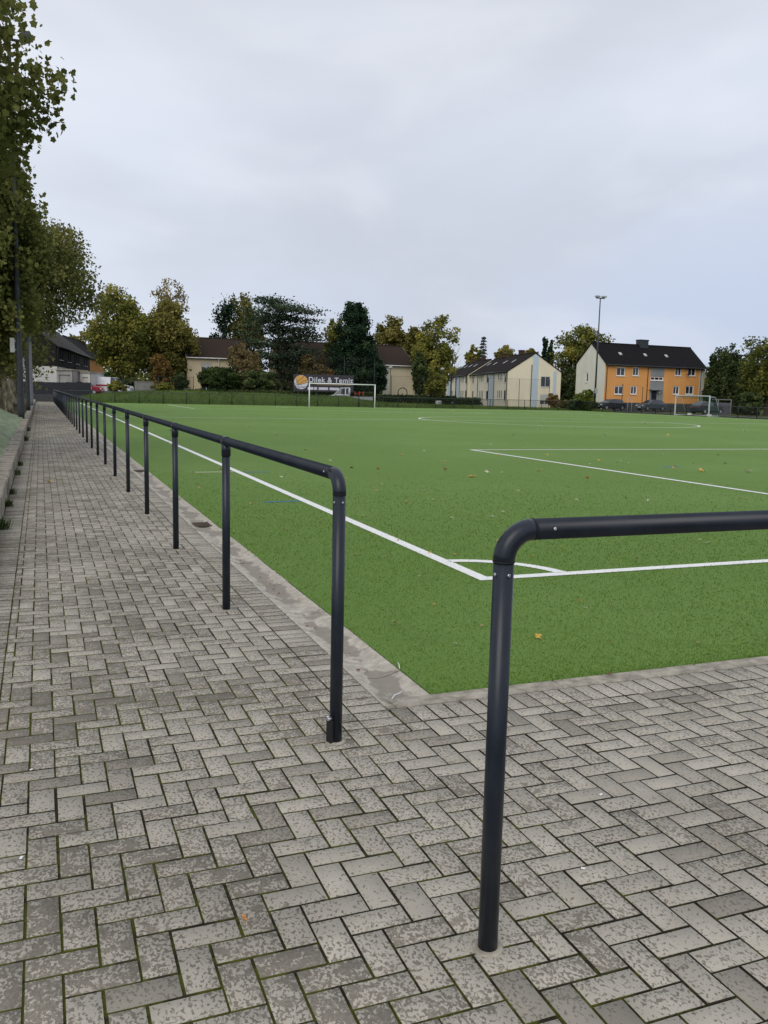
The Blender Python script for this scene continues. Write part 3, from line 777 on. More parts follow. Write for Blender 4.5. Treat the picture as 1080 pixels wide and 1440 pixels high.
# ------------------------------------------------------------------ far end: bank, verge, road
YB = 88.6
def bank():
    xs = np.linspace(-1.2, 66, 170); ws = np.array([0, .5, 1.1, 1.8, 2.6, 3.4, 4.4, 6.])
    V = []; F = []; rng = np.random.default_rng(9)
    for x in xs:
        h = np.interp(x, [-1.2, 1.5, 6, 12, 24, 30, 32, 36, 50, 66], [.05, .75, 1.25, 1.38, 1.22, 1.16, .75, .42, .25, .12])
        for w in ws:
            k = np.interp(w, [0, .5, 1.1, 1.8, 2.6, 3.4, 4.4, 6], [0, .22, .55, .86, 1., .95, .6, .05])
            V.append((x, YB+.1+w, -.02+h*k+rng.normal(0, .035)*(0 < w < 6)))
    n = len(ws); i = np.arange((len(xs)-1)*(n-1)); c = i % (n-1)+(i//(n-1))*n
    kind(np_mesh('grass_bank', np.array(V), np.stack([c, c+n, c+n+1, c+1], 1), M['bank'], smooth=True), 'structure')
    # grass blades over it
    N = 26000; x = rng.uniform(-1, 66, N); w = rng.uniform(.1, 3.6, N)
    h = np.interp(x, [-1.2, 1.5, 6, 12, 24, 30, 32, 36, 50, 66], [.05, .75, 1.25, 1.38, 1.22, 1.16, .75, .42, .25, .12])*np.interp(w, [0, .5, 1.1, 1.8, 2.6, 3.4, 4.4, 6], [0, .22, .55, .86, 1., .95, .6, .05])
    P = np.stack([x, YB+.1+w, h-.03], 1); a = rng.uniform(0, 2*PI, N); L = rng.uniform(.08, .26, N); b = rng.uniform(0, 2*PI, N)
    V = np.zeros((N, 3, 3)); V[:, 0] = P; V[:, 1] = P; V[:, 0, 0] -= .022*np.cos(a); V[:, 0, 1] -= .022*np.sin(a); V[:, 1, 0] += .022*np.cos(a); V[:, 1, 1] += .022*np.sin(a)
    V[:, 2] = P; V[:, 2, 0] += np.cos(b)*L*.5; V[:, 2, 1] += np.sin(b)*L*.5; V[:, 2, 2] += L
    t = np.zeros((N, 3)); t[:, 0] = np.clip(rng.normal(.35, .22, N)+.2*np.sin(x*.7), 0, 1)
    o = np_mesh('bank_grass', V.reshape(-1, 3), np.arange(N*3).reshape(-1, 3), LEAF['grass'], None, t)
    o['label'] = 'rough green grass growing on the bank behind the far goal'; o['category'] = 'grass'; kind(o, 'stuff')
    # soil strip at the end of the path
    kind(sheet('soil_strip', -12, 88.2, -1.2, 91.2, .02, M['soil'], 4, 2), 'structure')
    kind(sheet('road', -40, 95.2, 130, 102, -.02, M['asphalt']), 'structure')
    y = MB(); y.bb((-9, 93.4, -.3), (13, 112, .70)); kind(y.build('raised_yard', M['asphalt']), 'structure')
    kind(sheet('side_road', 64.5, 20, 70, 95.2, -.024, M['asphalt']), 'structure')
bank()

# fence round the far end and right side (posts, rail, welded wires)
def fence(a, b, step, h, label, npost_side=4):
    a, b = Vector(a), Vector(b); L = (b-a).length; d = (b-a).normalized(); n = int(round(L/step)); step = L/n
    t = thing('fence', label, 'fence', a)
    for i in range(n+1):
        m = MB(); q = d*step*i; m.tube([q-UP*.1, q+UP*h], .04, 8); m.tube([q+UP*h, q+UP*(h+.012)], .044, 8); m.build('post', M['fence'], t)
    m = MB(); m.tube([UP*(h-.03), b-a+UP*(h-.03)], .024, 8); m.build('top_rail', M['fencerail'], t)
    m = MB(); s = Vector((-d.y, d.x, 0)); k = int(L/.07)
    for i in range(k):
        q = d*(i+.5)*L/k; w = .005
        m.add([q-d*w+UP*.04, q+d*w+UP*.04, q+d*w+UP*(h-.06), q-d*w+UP*(h-.06), q-d*w+s*.006+UP*.04, q+d*w+s*.006+UP*.04, q+d*w+s*.006+UP*(h-.06), q-d*w+s*.006+UP*(h-.06)],
              [(0, 1, 2, 3), (7, 6, 5, 4), (0, 3, 7, 4), (1, 5, 6, 2)])
    for z in np.arange(.05, h-.05, .2): m.tube([s*.009+UP*z, b-a+s*.009+UP*z], .004, 4)
    m.build('wire_mesh', M['fence'], t)
    return t
M['fencerail'] = plain('fence_rail', (.05, .06, .06), .45, .2, 6.)
fence((-1.2, YB, 0), (30.6, YB, 0), 2.46, 1.22, 'low dark wire fence in front of the grass bank behind the far goal')
fence((30.7, YB, 0), (62.3, YB, 0), 2.46, 1.22, 'low dark wire fence right of the far goal, in front of the hedge and terrace')
fence((62.3, YB-.1, 0), (62.3, 40, 0), 2.6, 1.12, 'low dark wire fence along the right side of the pitch before the cars')

# tall ball-stop nets
def ball_net(a, b, h, label, step=5.):
    a, b = Vector(a), Vector(b); L = (b-a).length; d = (b-a).normalized(); n = max(1, int(round(L/step)))
    t = thing('ball_net', label, 'net fence', a)
    for i in range(n+1):
        m = MB(); q = d*(L*i/n); m.tube([q-UP*.1, q+UP*h], .036, 8); m.build('post', M['fence'], t)
    m = MB()
    for i in range(int(L/.14)):
        q = d*(i+.5)*.14; m.tube([q+UP*.1, q+UP*h], .0035, 3, cap=False, smooth=False)
    for z in np.arange(.1, h+.01, .14): m.tube([UP*z, d*L+UP*z], .0035 if z < h-.15 else .012, 3, cap=False, smooth=False)
    m.build('netting', M['fence'], t)
A = g(441, 103); B = g(526, 103); ball_net(A, B, gh(480, 503, 103), 'tallest ball net, on thin posts behind the far goal', 4.6)
A = g(550, 107); B = g(640, 109.5); ball_net(A, B, gh(590, 529, 108), 'ball net on thin posts between the far goal and the terrace')
A = g(641, 109.5); B = g(772, 115); ball_net(A, B, gh(715, 532, 112), 'ball net on thin posts in front of the cream terrace gable')
A = g(173, 95); B = g(272, 97); ball_net(A, B, gh(222, 528, 96), 'ball net on thin posts on top of the left part of the bank', 3.6)

# goals
def big_goal():
    p = Vector((26.75, 82.95, 0)); W, H, r = 7.32, 2.44, .06
    t = thing('football_goal', 'white full size goal on the far goal line in front of the billboard', 'goal', p)
    for s in (-1, 1):
        m = MB(); m.tube([(s*(W/2+r), 0, 0), (s*(W/2+r), 0, H+r)], r, 12); m.build('goalpost', M['white'], t)
        m = MB(); m.tube([(s*(W/2+r), 0, H-.15), (s*(W/2+r), .45, H-.2), (s*(W/2+r), .75, H-.45)], .02, 8); m.tube([(s*(W/2+r), .0, .04), (s*(W/2+r), 1.8, .04)], .02, 8); m.build('net_bracket', M['fencerail'], t)
    m = MB(); m.tube([(-W/2-2*r, 0, H+r), (W/2+2*r, 0, H+r)], r, 12); m.build('crossbar', M['white'], t)
    m = MB()
    def bx(z): return .75+(1.8-.75)*(1-min(1, z/(H-.45))) if z < H-.45 else .75*(H-z)/.45
    for x in np.arange(-W/2, W/2+.01, .2):
        m.tube([(x, bx(z), z) for z in (.03, 1., H-.45, H)], .003, 3, cap=False, smooth=False)
    for z in np.arange(.05, H, .2): m.tube([(-W/2, bx(z), z), (W/2, bx(z), z)], .003, 3, cap=False, smooth=False)
    m.build('net', M['fence'], t)
big_goal()
def small_goal():
    A = Vector((60.75, 70.6, 0)); W, H, D = 5.2, 2.05, 1.5
    t = thing('training_goal', 'silver movable goal with green net standing at the right edge of the pitch', 'goal', A, -PI/2)
    al = plain('aluminium', (.62, .64, .66), .4, .08, 6., .3)
    # local x runs along the mouth, local y runs back (away from the pitch)
    for x in (0, W):
        m = MB(); m.bb((x-.05, -.05, 0), (x+.05, .05, H), 0, .012); m.build('goalpost', al, t)
        m = MB(); m.tube([(x, 0, H-.03), (x, .65, H-.05), (x, .85, H-.25), (x, D, .06)], .025, 8); m.build('back_stay', al, t)
        m = MB(); m.tube([(x, 0, .05), (x, D, .05)], .03, 8); m.build('ground_bar', al, t)
    m = MB(); m.bb((-.05, -.052, H), (W+.05, .048, H+.1), 0, .012); m.build('crossbar', al, t)
    m = MB(); m.tube([(0, D, .05), (W, D, .05)], .03, 8); m.build('rear_bar', al, t)
    netm = plain('green_netting', (.02, .085, .05), .8, .2, 8.)
    m = MB(); prof = [(.0, H), (.65, H-.06), (.85, H-.27), (D, .06)]
    for x in np.arange(0, W+.01, .12): m.tube([(x, p[0], p[1]) for p in prof], .004, 3, cap=False, smooth=False)
    for k in range(22):
        s = k/21*3; i = min(2, int(s)); f = s-i; y = prof[i][0]+(prof[i+1][0]-prof[i][0])*f; z = prof[i][1]+(prof[i+1][1]-prof[i][1])*f
        m.tube([(0, y, z), (W, y, z)], .004, 3, cap=False, smooth=False)
    for x in (0, W):
        for y in np.arange(.1, D, .1):
            z = np.interp(y, [p[0] for p in prof], [p[1] for p in prof]); m.tube([(x, y, .05), (x, y, z)], .004, 3, cap=False, smooth=False)
        for z in np.arange(.1, H, .12):
            y = np.interp(z, [p[1] for p in prof[::-1]], [p[0] for p in prof[::-1]]); m.tube([(x, 0, z), (x, y, z)], .004, 3, cap=False, smooth=False)
    m.build('net', netm, t)
    for x in (.6, W-.3):
        m = MB(); m.box((x, .35 if x > 2 else D, .13), (.34, .3, .2), 0, 0, .03); m.build('ballast_block', M['white'], t)
small_goal()

# ------------------------------------------------------------------ buildings
REVEAL = [.12]; FW = [.075]
def wall_face(m, O, U, W, z0, z1, ops, mi=0, depth=None):
    depth = depth or REVEAL[0]; _wall_face(m, O, U, W, z0, z1, ops, mi, depth)
def _wall_face(m, O, U, W, z0, z1, ops, mi, depth):
    """one flat wall from O along U with rectangular holes (u0, z0, u1, z1) and reveals going inward"""
    O = Vector(O); U = Vector(U); Nn = Vector((U.y, -U.x, 0))            # outward
    us = sorted({0., W, *[o[0] for o in ops], *[o[2] for o in ops]}); zs = sorted({z0, z1, *[o[1] for o in ops], *[o[3] for o in ops]})
    for i in range(len(us)-1):
        for j in range(len(zs)-1):
            cu, cz = (us[i]+us[i+1])/2, (zs[j]+zs[j+1])/2
            if any(o[0] < cu < o[2] and o[1] < cz < o[3] for o in ops): continue
            P = [O+U*u+UP*z for u, z in ((us[i], zs[j]), (us[i+1], zs[j]), (us[i+1], zs[j+1]), (us[i], zs[j+1]))]
            m.add(P, [(0, 1, 2, 3)], mi)
    for u0, a, u1, b in [o[:4] for o in ops]:
        P = [O+U*u+UP*z for u, z in ((u0, a), (u1, a), (u1, b), (u0, b))]; Q = [p-Nn*depth for p in P]
        m.add(P+Q, [(0, 4, 5, 1), (1, 5, 6, 2), (2, 6, 7, 3), (3, 7, 4, 0)], mi)
def window(parent, O, U, o, frame, glass, style='two', shutter=0., shmat=None, blind=False):
    O = Vector(O); U = Vector(U); Nn = Vector((U.y, -U.x, 0)); u0, a, u1, b = o[:4]; w = u1-u0; h = b-a
    base = O-Nn*(REVEAL[0]-.02); ang = math.atan2(U.y, U.x)
    def P(u, z, off=0): return base+U*u+UP*z+Nn*off
    m = MB(); fw = FW[0] if REVEAL[0] > .1 else .045
    def bar(ua, za, ub, zb, off=.0, th=.06):
        c = P((ua+ub)/2, (za+zb)/2, off); m.box(c, (abs(ub-ua), th, abs(zb-za)), 0, ang)
    bar(u0+.002, a+.002, u0+fw, b-.002); bar(u1-fw, a+.002, u1-.002, b-.002); bar(u0+fw, a+.002, u1-fw, a+fw); bar(u0+fw, b-fw, u1-fw, b-.002)
    if style == 'two' and w > 1.0: bar((u0+u1)/2-.05, a+fw, (u0+u1)/2+.05, b-fw)
    if style == 'three': 
        for k in (1, 2): bar(u0+w*k/3-.04, a+fw, u0+w*k/3+.04, b-fw)
    f = m.build('window', frame, parent)
    m = MB(); c = P((u0+u1)/2, (a+b)/2, -.015); m.box(c, (w-2*fw+.01, .02, h-2*fw+.01), 0, ang); m.build('pane', glass, f)
    m = MB(); c = O+U*((u0+u1)/2)+UP*(a-.025)+Nn*.03; m.box(c, (w+.12, .14, .05), 0, ang); m.build('sill', M['white'], f)
    if shutter > 0:
        m = MB(); c = P((u0+u1)/2, b-fw-(h-2*fw)*shutter/2, .045); m.box(c, (w-.03, .02, (h-2*fw)*shutter), 0, ang)
        m.build('roller_shutter', shmat or M['shutter'], f)
M['shutter'] = plain('shutter_grey', (.42, .42, .40), .6, .1, 8.)
def house(name, label, loc, rz, L, D, eave, ridge, wall, roofm, front=(), left=(), right=(), group=None, gable=None, frame=None, over=.35, chimneys=(), vo=.12, verge=None, base=None, base_h=.6, gutter_m=None, pipes=(), cat='house', z0=-.6):
    t = thing(name, label, cat, loc, rz, group); frame = frame or M['white']; gable = gable or wall
    m = MB(); X = Vector((1, 0, 0)); Y = Vector((0, 1, 0))
    wall_face(m, (0, 0, 0), X, L, z0, eave, front, 0)
    wall_face(m, (L, 0, 0), Y, D, z0, eave, right, 1)
    wall_face(m, (L, D, 0), -X, L, z0, eave, (), 0)
    wall_face(m, (0, D, 0), -Y, D, z0, eave, left, 1)
    for x in (0, L):
        m.add([(x, 0, eave), (x, D, eave), (x, D/2, ridge-.08)], [(0, 1, 2)], 1)
    m.build('wall', [wall, gable], t)
    if base:
        m = MB(); m.bb((-.015, -.015, z0), (L+.015, .3, base_h)); m.build('plinth', base, t)
    # roof: two slabs meeting at the ridge
    r = MB(); sl = (ridge-eave)/(D/2); th = .16
    for s in (-1, 1):
        y0 = D/2; yb = D/2+s*(D/2+over); zb = eave-sl*over
        P = [(-vo, y0, ridge), (L+vo, y0, ridge), (L+vo, yb, zb), (-vo, yb, zb)]; Q = [(a, b, c-th) for a, b, c in P]
        o = [(0, 1, 2, 3), (7, 6, 5, 4), (0, 3, 7, 4), (1, 5, 6, 2), (2, 6, 7, 3)] if s > 0 else [(3, 2, 1, 0), (4, 5, 6, 7), (4, 7, 3, 0), (2, 6, 5, 1), (3, 7, 6, 2)]
        r.add(P+Q, o)
    r.tube([(-vo, D/2, ridge+.01), (L+vo, D/2, ridge+.01)], .09, 6)
    ro = r.build('roof', roofm, t)
    for (cx, cy, w, d, h, cm) in chimneys:
        m = MB(); zr = ridge-abs(cy-D/2)*sl; m.bb((cx-w/2, cy-d/2, zr-.5), (cx+w/2, cy+d/2, zr+h)); m.bb((cx-w/2-.05, cy-d/2-.05, zr+h-.12), (cx+w/2+.05, cy+d/2+.05, zr+h+.03)); m.build('chimney', cm, ro)
    if verge:
        for x in (-vo-.03, L+vo):
            m = MB()
            for s in (-1, 1):
                a = (x, D/2, ridge-.02); b = (x, D/2+s*(D/2+over), eave-sl*over-.02)
                m.prism([a, b, (b[0], b[1], b[2]-.24), (a[0], a[1], a[2]-.24)], (.03, 0, 0))
            m.build('bargeboard', verge, t)
    gm = gutter_m or M['darkpaint']
    m = MB(); m.tube([(-vo, -over-.06, eave-sl*over-.06), (L+vo, -over-.06, eave-sl*over-.06)], .07, 6); m.build('rain_gutter', gm, t)
    for x in pipes:
        m = MB(); m.tube([(x, -over-.05, eave-sl*over-.08), (x, -.10, eave-sl*over-.5), (x, -.09, z0)], .05, 6); m.build('downpipe', gm, t)
    sides = ((front, (0, 0, 0), X), (right, (L, 0, 0), Y), (left, (0, D, 0), -Y))
    for ops, O, U in sides:
        for o in ops:
            st = o[4] if len(o) > 4 else 'two'; sh = o[5] if len(o) > 5 else 0.
            if st == 'door': continue
            window(t, O, U, o, frame, M['glass'] if sh < .01 else M['glass2'], st, sh)
    return t
ROOF_B = mat_roof('brown_tiles', (.050, .036, .028), (.105, .078, .062), 0)
ROOF_K = mat_roof('black_tiles', (.014, .0135, .0145), (.040, .038, .040), 0)
ROOF_D = mat_roof('dark_brown_tiles', (.020, .0155, .013), (.058, .045, .038), 0)
CREAM = mat_wall('cream_render', (.60, .50, .33), .14); CREAM2 = mat_wall('pale_cream_render', (.76, .69, .52), .1)
CREAM3 = mat_wall('bright_cream_render', (.80, .74, .60), .1); BLUE = mat_wall('pale_blue_render', (.50, .585, .65), .12); ORANGE = mat_wall('orange_render', (.76, .36, .12), .1)
GREYR = mat_wall('grey_render', (.27, .28, .285), .12); BRICK = mat_wall('chimney_brick', (.085, .045, .04), .3)
BEIGE = mat_wall('beige_render', (.44, .37, .25), .2); SLATE = mat_wall('black_slate', (.018, .017, .018), .4); WHITER = mat_wall('white_render', (.58, .57, .53), .14)
CONC = mat_wall('stained_render', (.36, .35, .32), .45)

def facing(a, b): return math.atan2(b.y-a.y, b.x-a.x)

# house behind the left bank
a = g(263.5, 121); b = g(352, 124); L = (b-a).length
house('house', 'cream house with a brown roof behind the dark round bush, left of the pine', a, facing(a, b), L, 9., gh(300, 501, 121), gh(300, 474.5, 123.5), CREAM, ROOF_B,
      [(1.9, 3.9, 3.35, 5.3, 'two', .45), (1.9, 1.0, 3.35, 2.4), (7.6, 3.9, 9., 5.3), (7.6, .9, 9., 2.4)], verge=M['white'], pipes=(4.35,), chimneys=((3.9, 5.2, .7, .6, .5, BRICK),), gutter_m=M['white'])
a = g(388, 122); b = g(472, 124); L = (b-a).length
house('house', 'beige house with a brown roof half hidden behind the pine and the billboard', a, facing(a, b), L, 9., gh(430, 509, 122), gh(430, 481, 126), BEIGE, ROOF_B,
      [(.9, .9, 2.1, 2.2), (4.4, 3.2, 5.9, 4.7), (4.6, .8, 5.9, 2.2), (6.8, 3.2, 7.7, 4.6)], pipes=(2.9,))
a = g(527, 122); b = g(583, 125); L = (b-a).length
h3 = house('house', 'cream house with plain front wall between the dark conifer and the yellow tree', a, facing(a, b), L, 9., gh(560, 511.5, 122), gh(560, 486, 126), mat_wall('light_cream_render', (.66, .57, .40), .1), ROOF_B,
      [(.9, 3.2, 1.7, 4.8)], verge=M['white'], pipes=(L-.25,), chimneys=((1.6, 4.2, .75, .6, .75, BRICK),), gutter_m=M['white'])
m = MB(); m.bb((.25, -.02, -.3), (.85, .0, gh(560, 513, 122))); m.bb((1.75, -.02, -.3), (2.0, .0, gh(560, 513, 122))); m.build('wall_panel', BLUE, h3)

# terrace of four stepped houses seen from its gable end
A = g(713, 129); B = g(624, 172); d = (B-A); Lt = d.length; d.normalize(); nrm = Vector((d.y, -d.x, 0))
if nrm.dot(g(788, 130)-A) < 0: nrm = -nrm
Dt = 8.2; eaz = gh(713, 520.5, 129); rdz = gh(751.5, 496.5, 129.5+1)
fr = [.30, .26, .24, .20]; s = 0.; REVEAL[0] = .05
labs = ['nearest house of the terrace, its cream gable with a pale blue stripe facing the pitch', 'second house of the terrace from the gable end, with a pale blue wall panel', 'third house of the terrace from the gable end', 'farthest house of the terrace, partly behind the yellow-green tree']
# local frame: x runs from the far end towards the gable, front (y=0) faces the pitch
rzt = math.atan2(-d.y, -d.x)
for i, f in enumerate(fr):
    Li = Lt*f; off = (.0, .55, .0, .55)[i]; end = A+d*(s+Li)+nrm*off
    wops = []
    for zz in (1.0, 3.75):
        for k in range(3): wops.append((Li-2.9-.95*k-.48, zz+.25, Li-2.9-.95*k, zz+1.45, 'one'))
        wops.append((Li-1.75, zz-.05, Li-.75, zz+1.5, 'one'))
        wops.append((1.2, zz, 2.3, zz+1.4, 'one'))
    right = [(5.1, 3.15, 6.5, 4.65, 'two', .0), (5.1, .55, 6.5, 2.0, 'two', .6)] if i == 0 else ()
    t = house('terraced_house', labs[i], (end.x, end.y, 0), rzt, Li-.01, Dt, eaz-.06*i, rdz-.06*i, CREAM3, ROOF_D, wops, (), right, 'houses of the cream terrace', gable=CREAM2, frame=M['boxgrey'], vo=.02 if i else .1, over=.3,
              chimneys=((Li*.42, Dt/2+.2, .9, .7, .8, BRICK),), pipes=(Li-.12, Li*.45))
    m = MB(); m.bb((Li*.45-3.1 if i != 1 else Li*.35, -.025, -.5), (Li*.45-.3 if i != 1 else Li*.35+4.4, -.001, eaz-.2-.06*i)) if i != 1 else None
    if i != 1: m.build('wall_panel', BLUE, t)
    else:
        m2 = MB(); m2.bb((Li*.5, -.025, -.5), (Li-5.6, -.001, eaz-.25)); m2.build('wall_panel', BLUE, t)
    if i == 0:
        m = MB(); y0, y1 = 3.75, 4.65; sl = (rdz-eaz)/(Dt/2)
        m.prism([(Li+.012, y0, -.5), (Li+.012, y1, -.5), (Li+.012, y1, rdz-.1-abs(y1-Dt/2)*sl), (Li+.012, Dt/2, rdz-.12), (Li+.012, y0, rdz-.1-abs(y0-Dt/2)*sl)], (.02, 0, 0))
        m.bb((Li-.005, 7.0, -.5), (Li+.03, 7.5, eaz)); m.build('wall_stripe', BLUE, t)
        m = MB(); m.tube([(Li+.09, 3.6, -.5), (Li+.09, 3.6, eaz+.9)], .05, 6); m.build('downpipe', M['darkpaint'], t)
        # dormer-less roof lights
    m = MB()
    for q in (.25, .6):
        yy = Dt*.28; zz = eaz+(rdz-eaz)*yy/(Dt/2)
        m.add([(Li*q, yy-.35, zz-.35*(rdz-eaz)/(Dt/2)+.05), (Li*q+.7, yy-.35, zz-.35*(rdz-eaz)/(Dt/2)+.05), (Li*q+.7, yy+.35, zz+.35*(rdz-eaz)/(Dt/2)+.05), (Li*q, yy+.35, zz+.35*(rdz-eaz)/(Dt/2)+.05)], [(0, 1, 2, 3)])
    m.build('roof_light', M['glass2'], t)
    s += Li

REVEAL[0] = .12; FW[0] = .13
# orange house
A = g(849, 123); B = g(988, 130.5); L = (B-A).length; az = facing(A, B)
def u_at(px): return L*((px-849)/(988-849))*(1+.03*(1-(px-849)/139))
ev = gh(849, 509, 123); D = 6.7
rg = gh(900, 484, 126.5)
def zf(py, px): return gh(px, py, 123+7.5*(px-849)/139)
ops = []
for (x0, x1) in ((863.6, 875.2), (885, 893.6), (944.2, 953.4), (962.6, 974.6)):
    ops.append((u_at(x0), zf(528.6, x0), u_at(x1), zf(516.6, x1), 'two')); ops.append((u_at(x0-1.4), zf(554.6, x0), u_at(x1-1.4), zf(542.8, x1), 'two'))
ops.append((u_at(909.8), zf(535.2, 918), u_at(928.2), zf(529.6, 918), 'three'))
oh = house('apartment_house', 'two storey orange house with a black roof and white gable beside the parked cars', (A.x, A.y, 0), az, L, D, ev, rg, ORANGE, ROOF_K, ops,
      [(2.3, 3.9, 2.9, 5.3, 'one'), (2.3, 1.2, 2.9, 2.4, 'one')], (), gable=mat_wall('ivory_render', (.68, .67, .56), .1), base=mat_wall('grey_plinth', (.09, .09, .092), .2), base_h=gh(900, 566.5, 123),
      pipes=(.25, u_at(905.5), L-.75), chimneys=((u_at(917), D/2, 1.5, 1.0, .75, M['darkpaint']),), cat='house', over=.4)
FW[0] = .075
u0, u1 = u_at(909.4), u_at(928.6)
m = MB(); zc0, zc1 = zf(536.3, 918), zf(529.2, 918)
m.bb((u0, -.03, zc1), (u1, -.001, ev-.25)); m.bb((u0, -.03, gh(900, 566.5, 123)+.002), (u0+.35, -.001, zc0)); m.bb((u0+1.35, -.03, gh(900, 566.5, 123)+.002), (u1, -.001, zc0)); m.bb((u0+.35, -.03, zf(549, 912)), (u0+1.35, -.001, zc0))
m.build('stairwell_panel', GREYR, oh)
m = MB(); m.bb((u0+.36, -.02, gh(900, 566.5, 123)+.01), (u0+1.34, -.002, zf(549.2, 912))); dr = m.build('door', M['darkpaint'], oh)
m = MB(); m.bb((u0+.52, -.032, 1.6), (u0+1.18, -.021, zf(550.5, 912))); m.build('pane', M['glass'], dr)
m = MB(); m.bb((u0-.1, -.7, zf(548.6, 912)), (u0+2., -.02, zf(546.8, 912)), 0, .02); m.build('canopy', GREYR, oh)
m = MB(); m.ball((u0+1.75, -.14, zf(551.5, 920)), (.2, .12, .2), 10); m.build('lamp', M['white'], oh)
m = MB(); m.bb((L-1.0+.1, -.03, gh(900, 566.5, 123)), (L+.01, -.001, ev-.2)); m.build('corner_strip', mat_wall('ivory_strip', (.66, .65, .55), .1), oh)
sl = (rg-ev)/(D/2)
for px in (876, 910, 940):
    m = MB(); u = u_at(px); y = D*.22; z = ev+sl*y+.03
    m.add([(u-.24, y-.18, z-.18*sl), (u+.24, y-.18, z-.18*sl), (u+.24, y+.18, z+.18*sl), (u-.24, y+.18, z+.18*sl), (u-.24, y-.18, z-.18*sl+.1), (u+.24, y-.18, z-.18*sl+.1), (u+.24, y+.18, z+.18*sl+.1), (u-.24, y+.18, z+.18*sl+.1)], [(4, 5, 6, 7), (0, 1, 5, 4), (1, 2, 6, 5), (2, 3, 7, 6), (3, 0, 4, 7)])
    m.build('roof_light', M['shutter'], oh)
# satellite-type lamp on the upper wall
m = MB(); m.tube([(u_at(960.5), -.02, zf(527, 960)), (u_at(960.5), -.45, zf(526.5, 960))], .03, 6); m.ball((u_at(960.5), -.5, zf(526.5, 960)), (.22, .1, .22), 8); m.build('wall_lamp', M['black'], oh)

# slate-hung house at the end of the path
A = g(80.5, 106); B = g(127, 146); d = (B-A); L = d.length; az = facing(A, B)
dn = d.normalized(); nrm = Vector((-dn.y, dn.x, 0))
ev = gh(80.5, 484, 106); rg = ev+3.6; zw = gh(80.5, 515.5, 106)
ops = [(L*q, zw+.9, L*q+1.1, zw+2.15, 'two') for q in (.07, .12, .27, .33, .50, .57, .78, .86)]
sh = house('slate_house', 'house clad in black slate above a white ground floor at the end of the path', (A.x, A.y, 0), az, L, 9.5, ev, rg, SLATE, mat_roof('grey_tiles', (.07, .066, .06), (.14, .13, .12), 0), ops, (), (), gable=SLATE, frame=M['darkpaint'], pipes=(.2, L*.45), over=.3)
m = MB(); m.bb((-.06, -.06, -.5), (L+.06, 9.56, zw)); m.build('ground_floor', WHITER, sh)
m = MB(); m.box((-.075, 7.6, zw-1.05), (.02, 1.6, 1.3)); m.build('grey_window', M['glass2'], sh)
m = MB(); m.box((-.085, 2.3, .95), (.03, 1.0, 2.0)); m.build('door', M['darkpaint'], sh)
sl = 3.6/4.75
m = MB()
for (q, y) in ((.1, 2.4), (.22, 2.6)):
    z = ev+sl*y+.04; m.add([(L*q, y-.5, z-.5*sl), (L*q+.9, y-.5, z-.5*sl), (L*q+.9, y+.5, z+.5*sl), (L*q, y+.5, z+.5*sl)], [(0, 1, 2, 3)])
m.build('roof_light', M['shutter'], sh)
A = g(124, 152); B = g(140, 166)
house('house', 'orange walled house with dark roof seen between the slate house and the big trees', (A.x, A.y, 0), facing(A, B), (B-A).length+6, 8., gh(126, 501, 152), gh(126, 501, 152)+3.4, mat_wall('ochre_render', (.42, .20, .065), .2), ROOF_K, [(1.2, 3.4, 2.4, 4.8), (4., 3.4, 5.2, 4.8), (1.2, .8, 2.4, 2.2)], pipes=(.2,))

def garage(px0, px1, d, ytop, mat, label, doorm):
    a = g(px0, d); b = g(px1, d); L = (b-a).length; h = gh(px0, ytop, d)-.7; a.z = .7
    t = thing('garage', label, 'garage', a, facing(a, b)); m = MB()
    wall_face(m, (0, 0, 0), Vector((1, 0, 0)), L, -.3, h, [(.25, -.29, L-.25, h-.5)], 0, .15)
    m.bb((0, .2, -.3), (L, 5., h)); m.build('wall', mat, t)
    m = MB(); m.bb((-.1, -.15, h), (L+.1, 5.1, h+.14)); m.build('roof', M['kerb'], t)
    m = MB(); m.bb((.26, .13, -.29), (L-.26, .16, h-.51))
    for k in range(1, 5): m.bb((.26, .12, (h-.5)*k/5), (L-.26, .13, (h-.5)*k/5+.02))
    m.build('door', doorm, t)
garage(80, 102, 99, 520.5, CONC, 'stained grey garage above the black fence, left of the white one', mat_wall('grey_door', (.33, .33, .31), .3))
garage(103, 112.5, 101, 523.5, mat_wall('grey_garage', (.27, .265, .25), .3), 'narrow grey garage between the stained one and the white one', CONC)
garage(113, 127, 101, 524, WHITER, 'white garage above the right end of the black fence', WHITER)

# black panel fence across the end of the path
a = g(-12, 92.6, .12); b = g(127.5, 94.5, .12); L = (b-a).length; t = thing('panel_fence', 'tall black panel fence closing off the end of the path', 'fence', a, facing(a, b))
pf = plain('black_panel', (.014, .017, .024), .5, .25, 2.); n = int(L/2.4)
top = gh(100, 537.5, 93.8)-.12
for i in range(n):
    m = MB(); m.bb((L*i/n+.04, -.02, .1), (L*(i+1)/n-.04, .02, top-.02*(i % 3)))
    for z in np.arange(.35, top-.1, .28): m.bb((L*i/n+.04, -.028, z), (L*(i+1)/n-.04, -.02, z+.012))
    m.build('panel', pf, t)
for i in range(n+1):
    m = MB(); m.bb((L*i/n-.035, -.04, -.3), (L*i/n+.035, .04, top+.03)); m.build('post', pf, t)
a = g(190, 106); b = g(262, 110); t = thing('garden_wall', 'pale weathered garden wall under the big autumn trees', 'wall', a, facing(a, b)); L = (b-a).length
m = MB()
for (q0, q1) in ((.0, .42), (.66, 1.)): m.bb((L*q0, 0, -.3), (L*q1, .15, gh(210, 537, 107)))
m.build('wall', CONC, t)
m = MB()
for (q0, q1) in ((.0, .42), (.66, 1.)): m.bb((L*q0-.03, -.05, gh(210, 537, 107)), (L*q1+.03, .2, gh(210, 537, 107)+.07))
m.build('coping', M['kerb'], t)
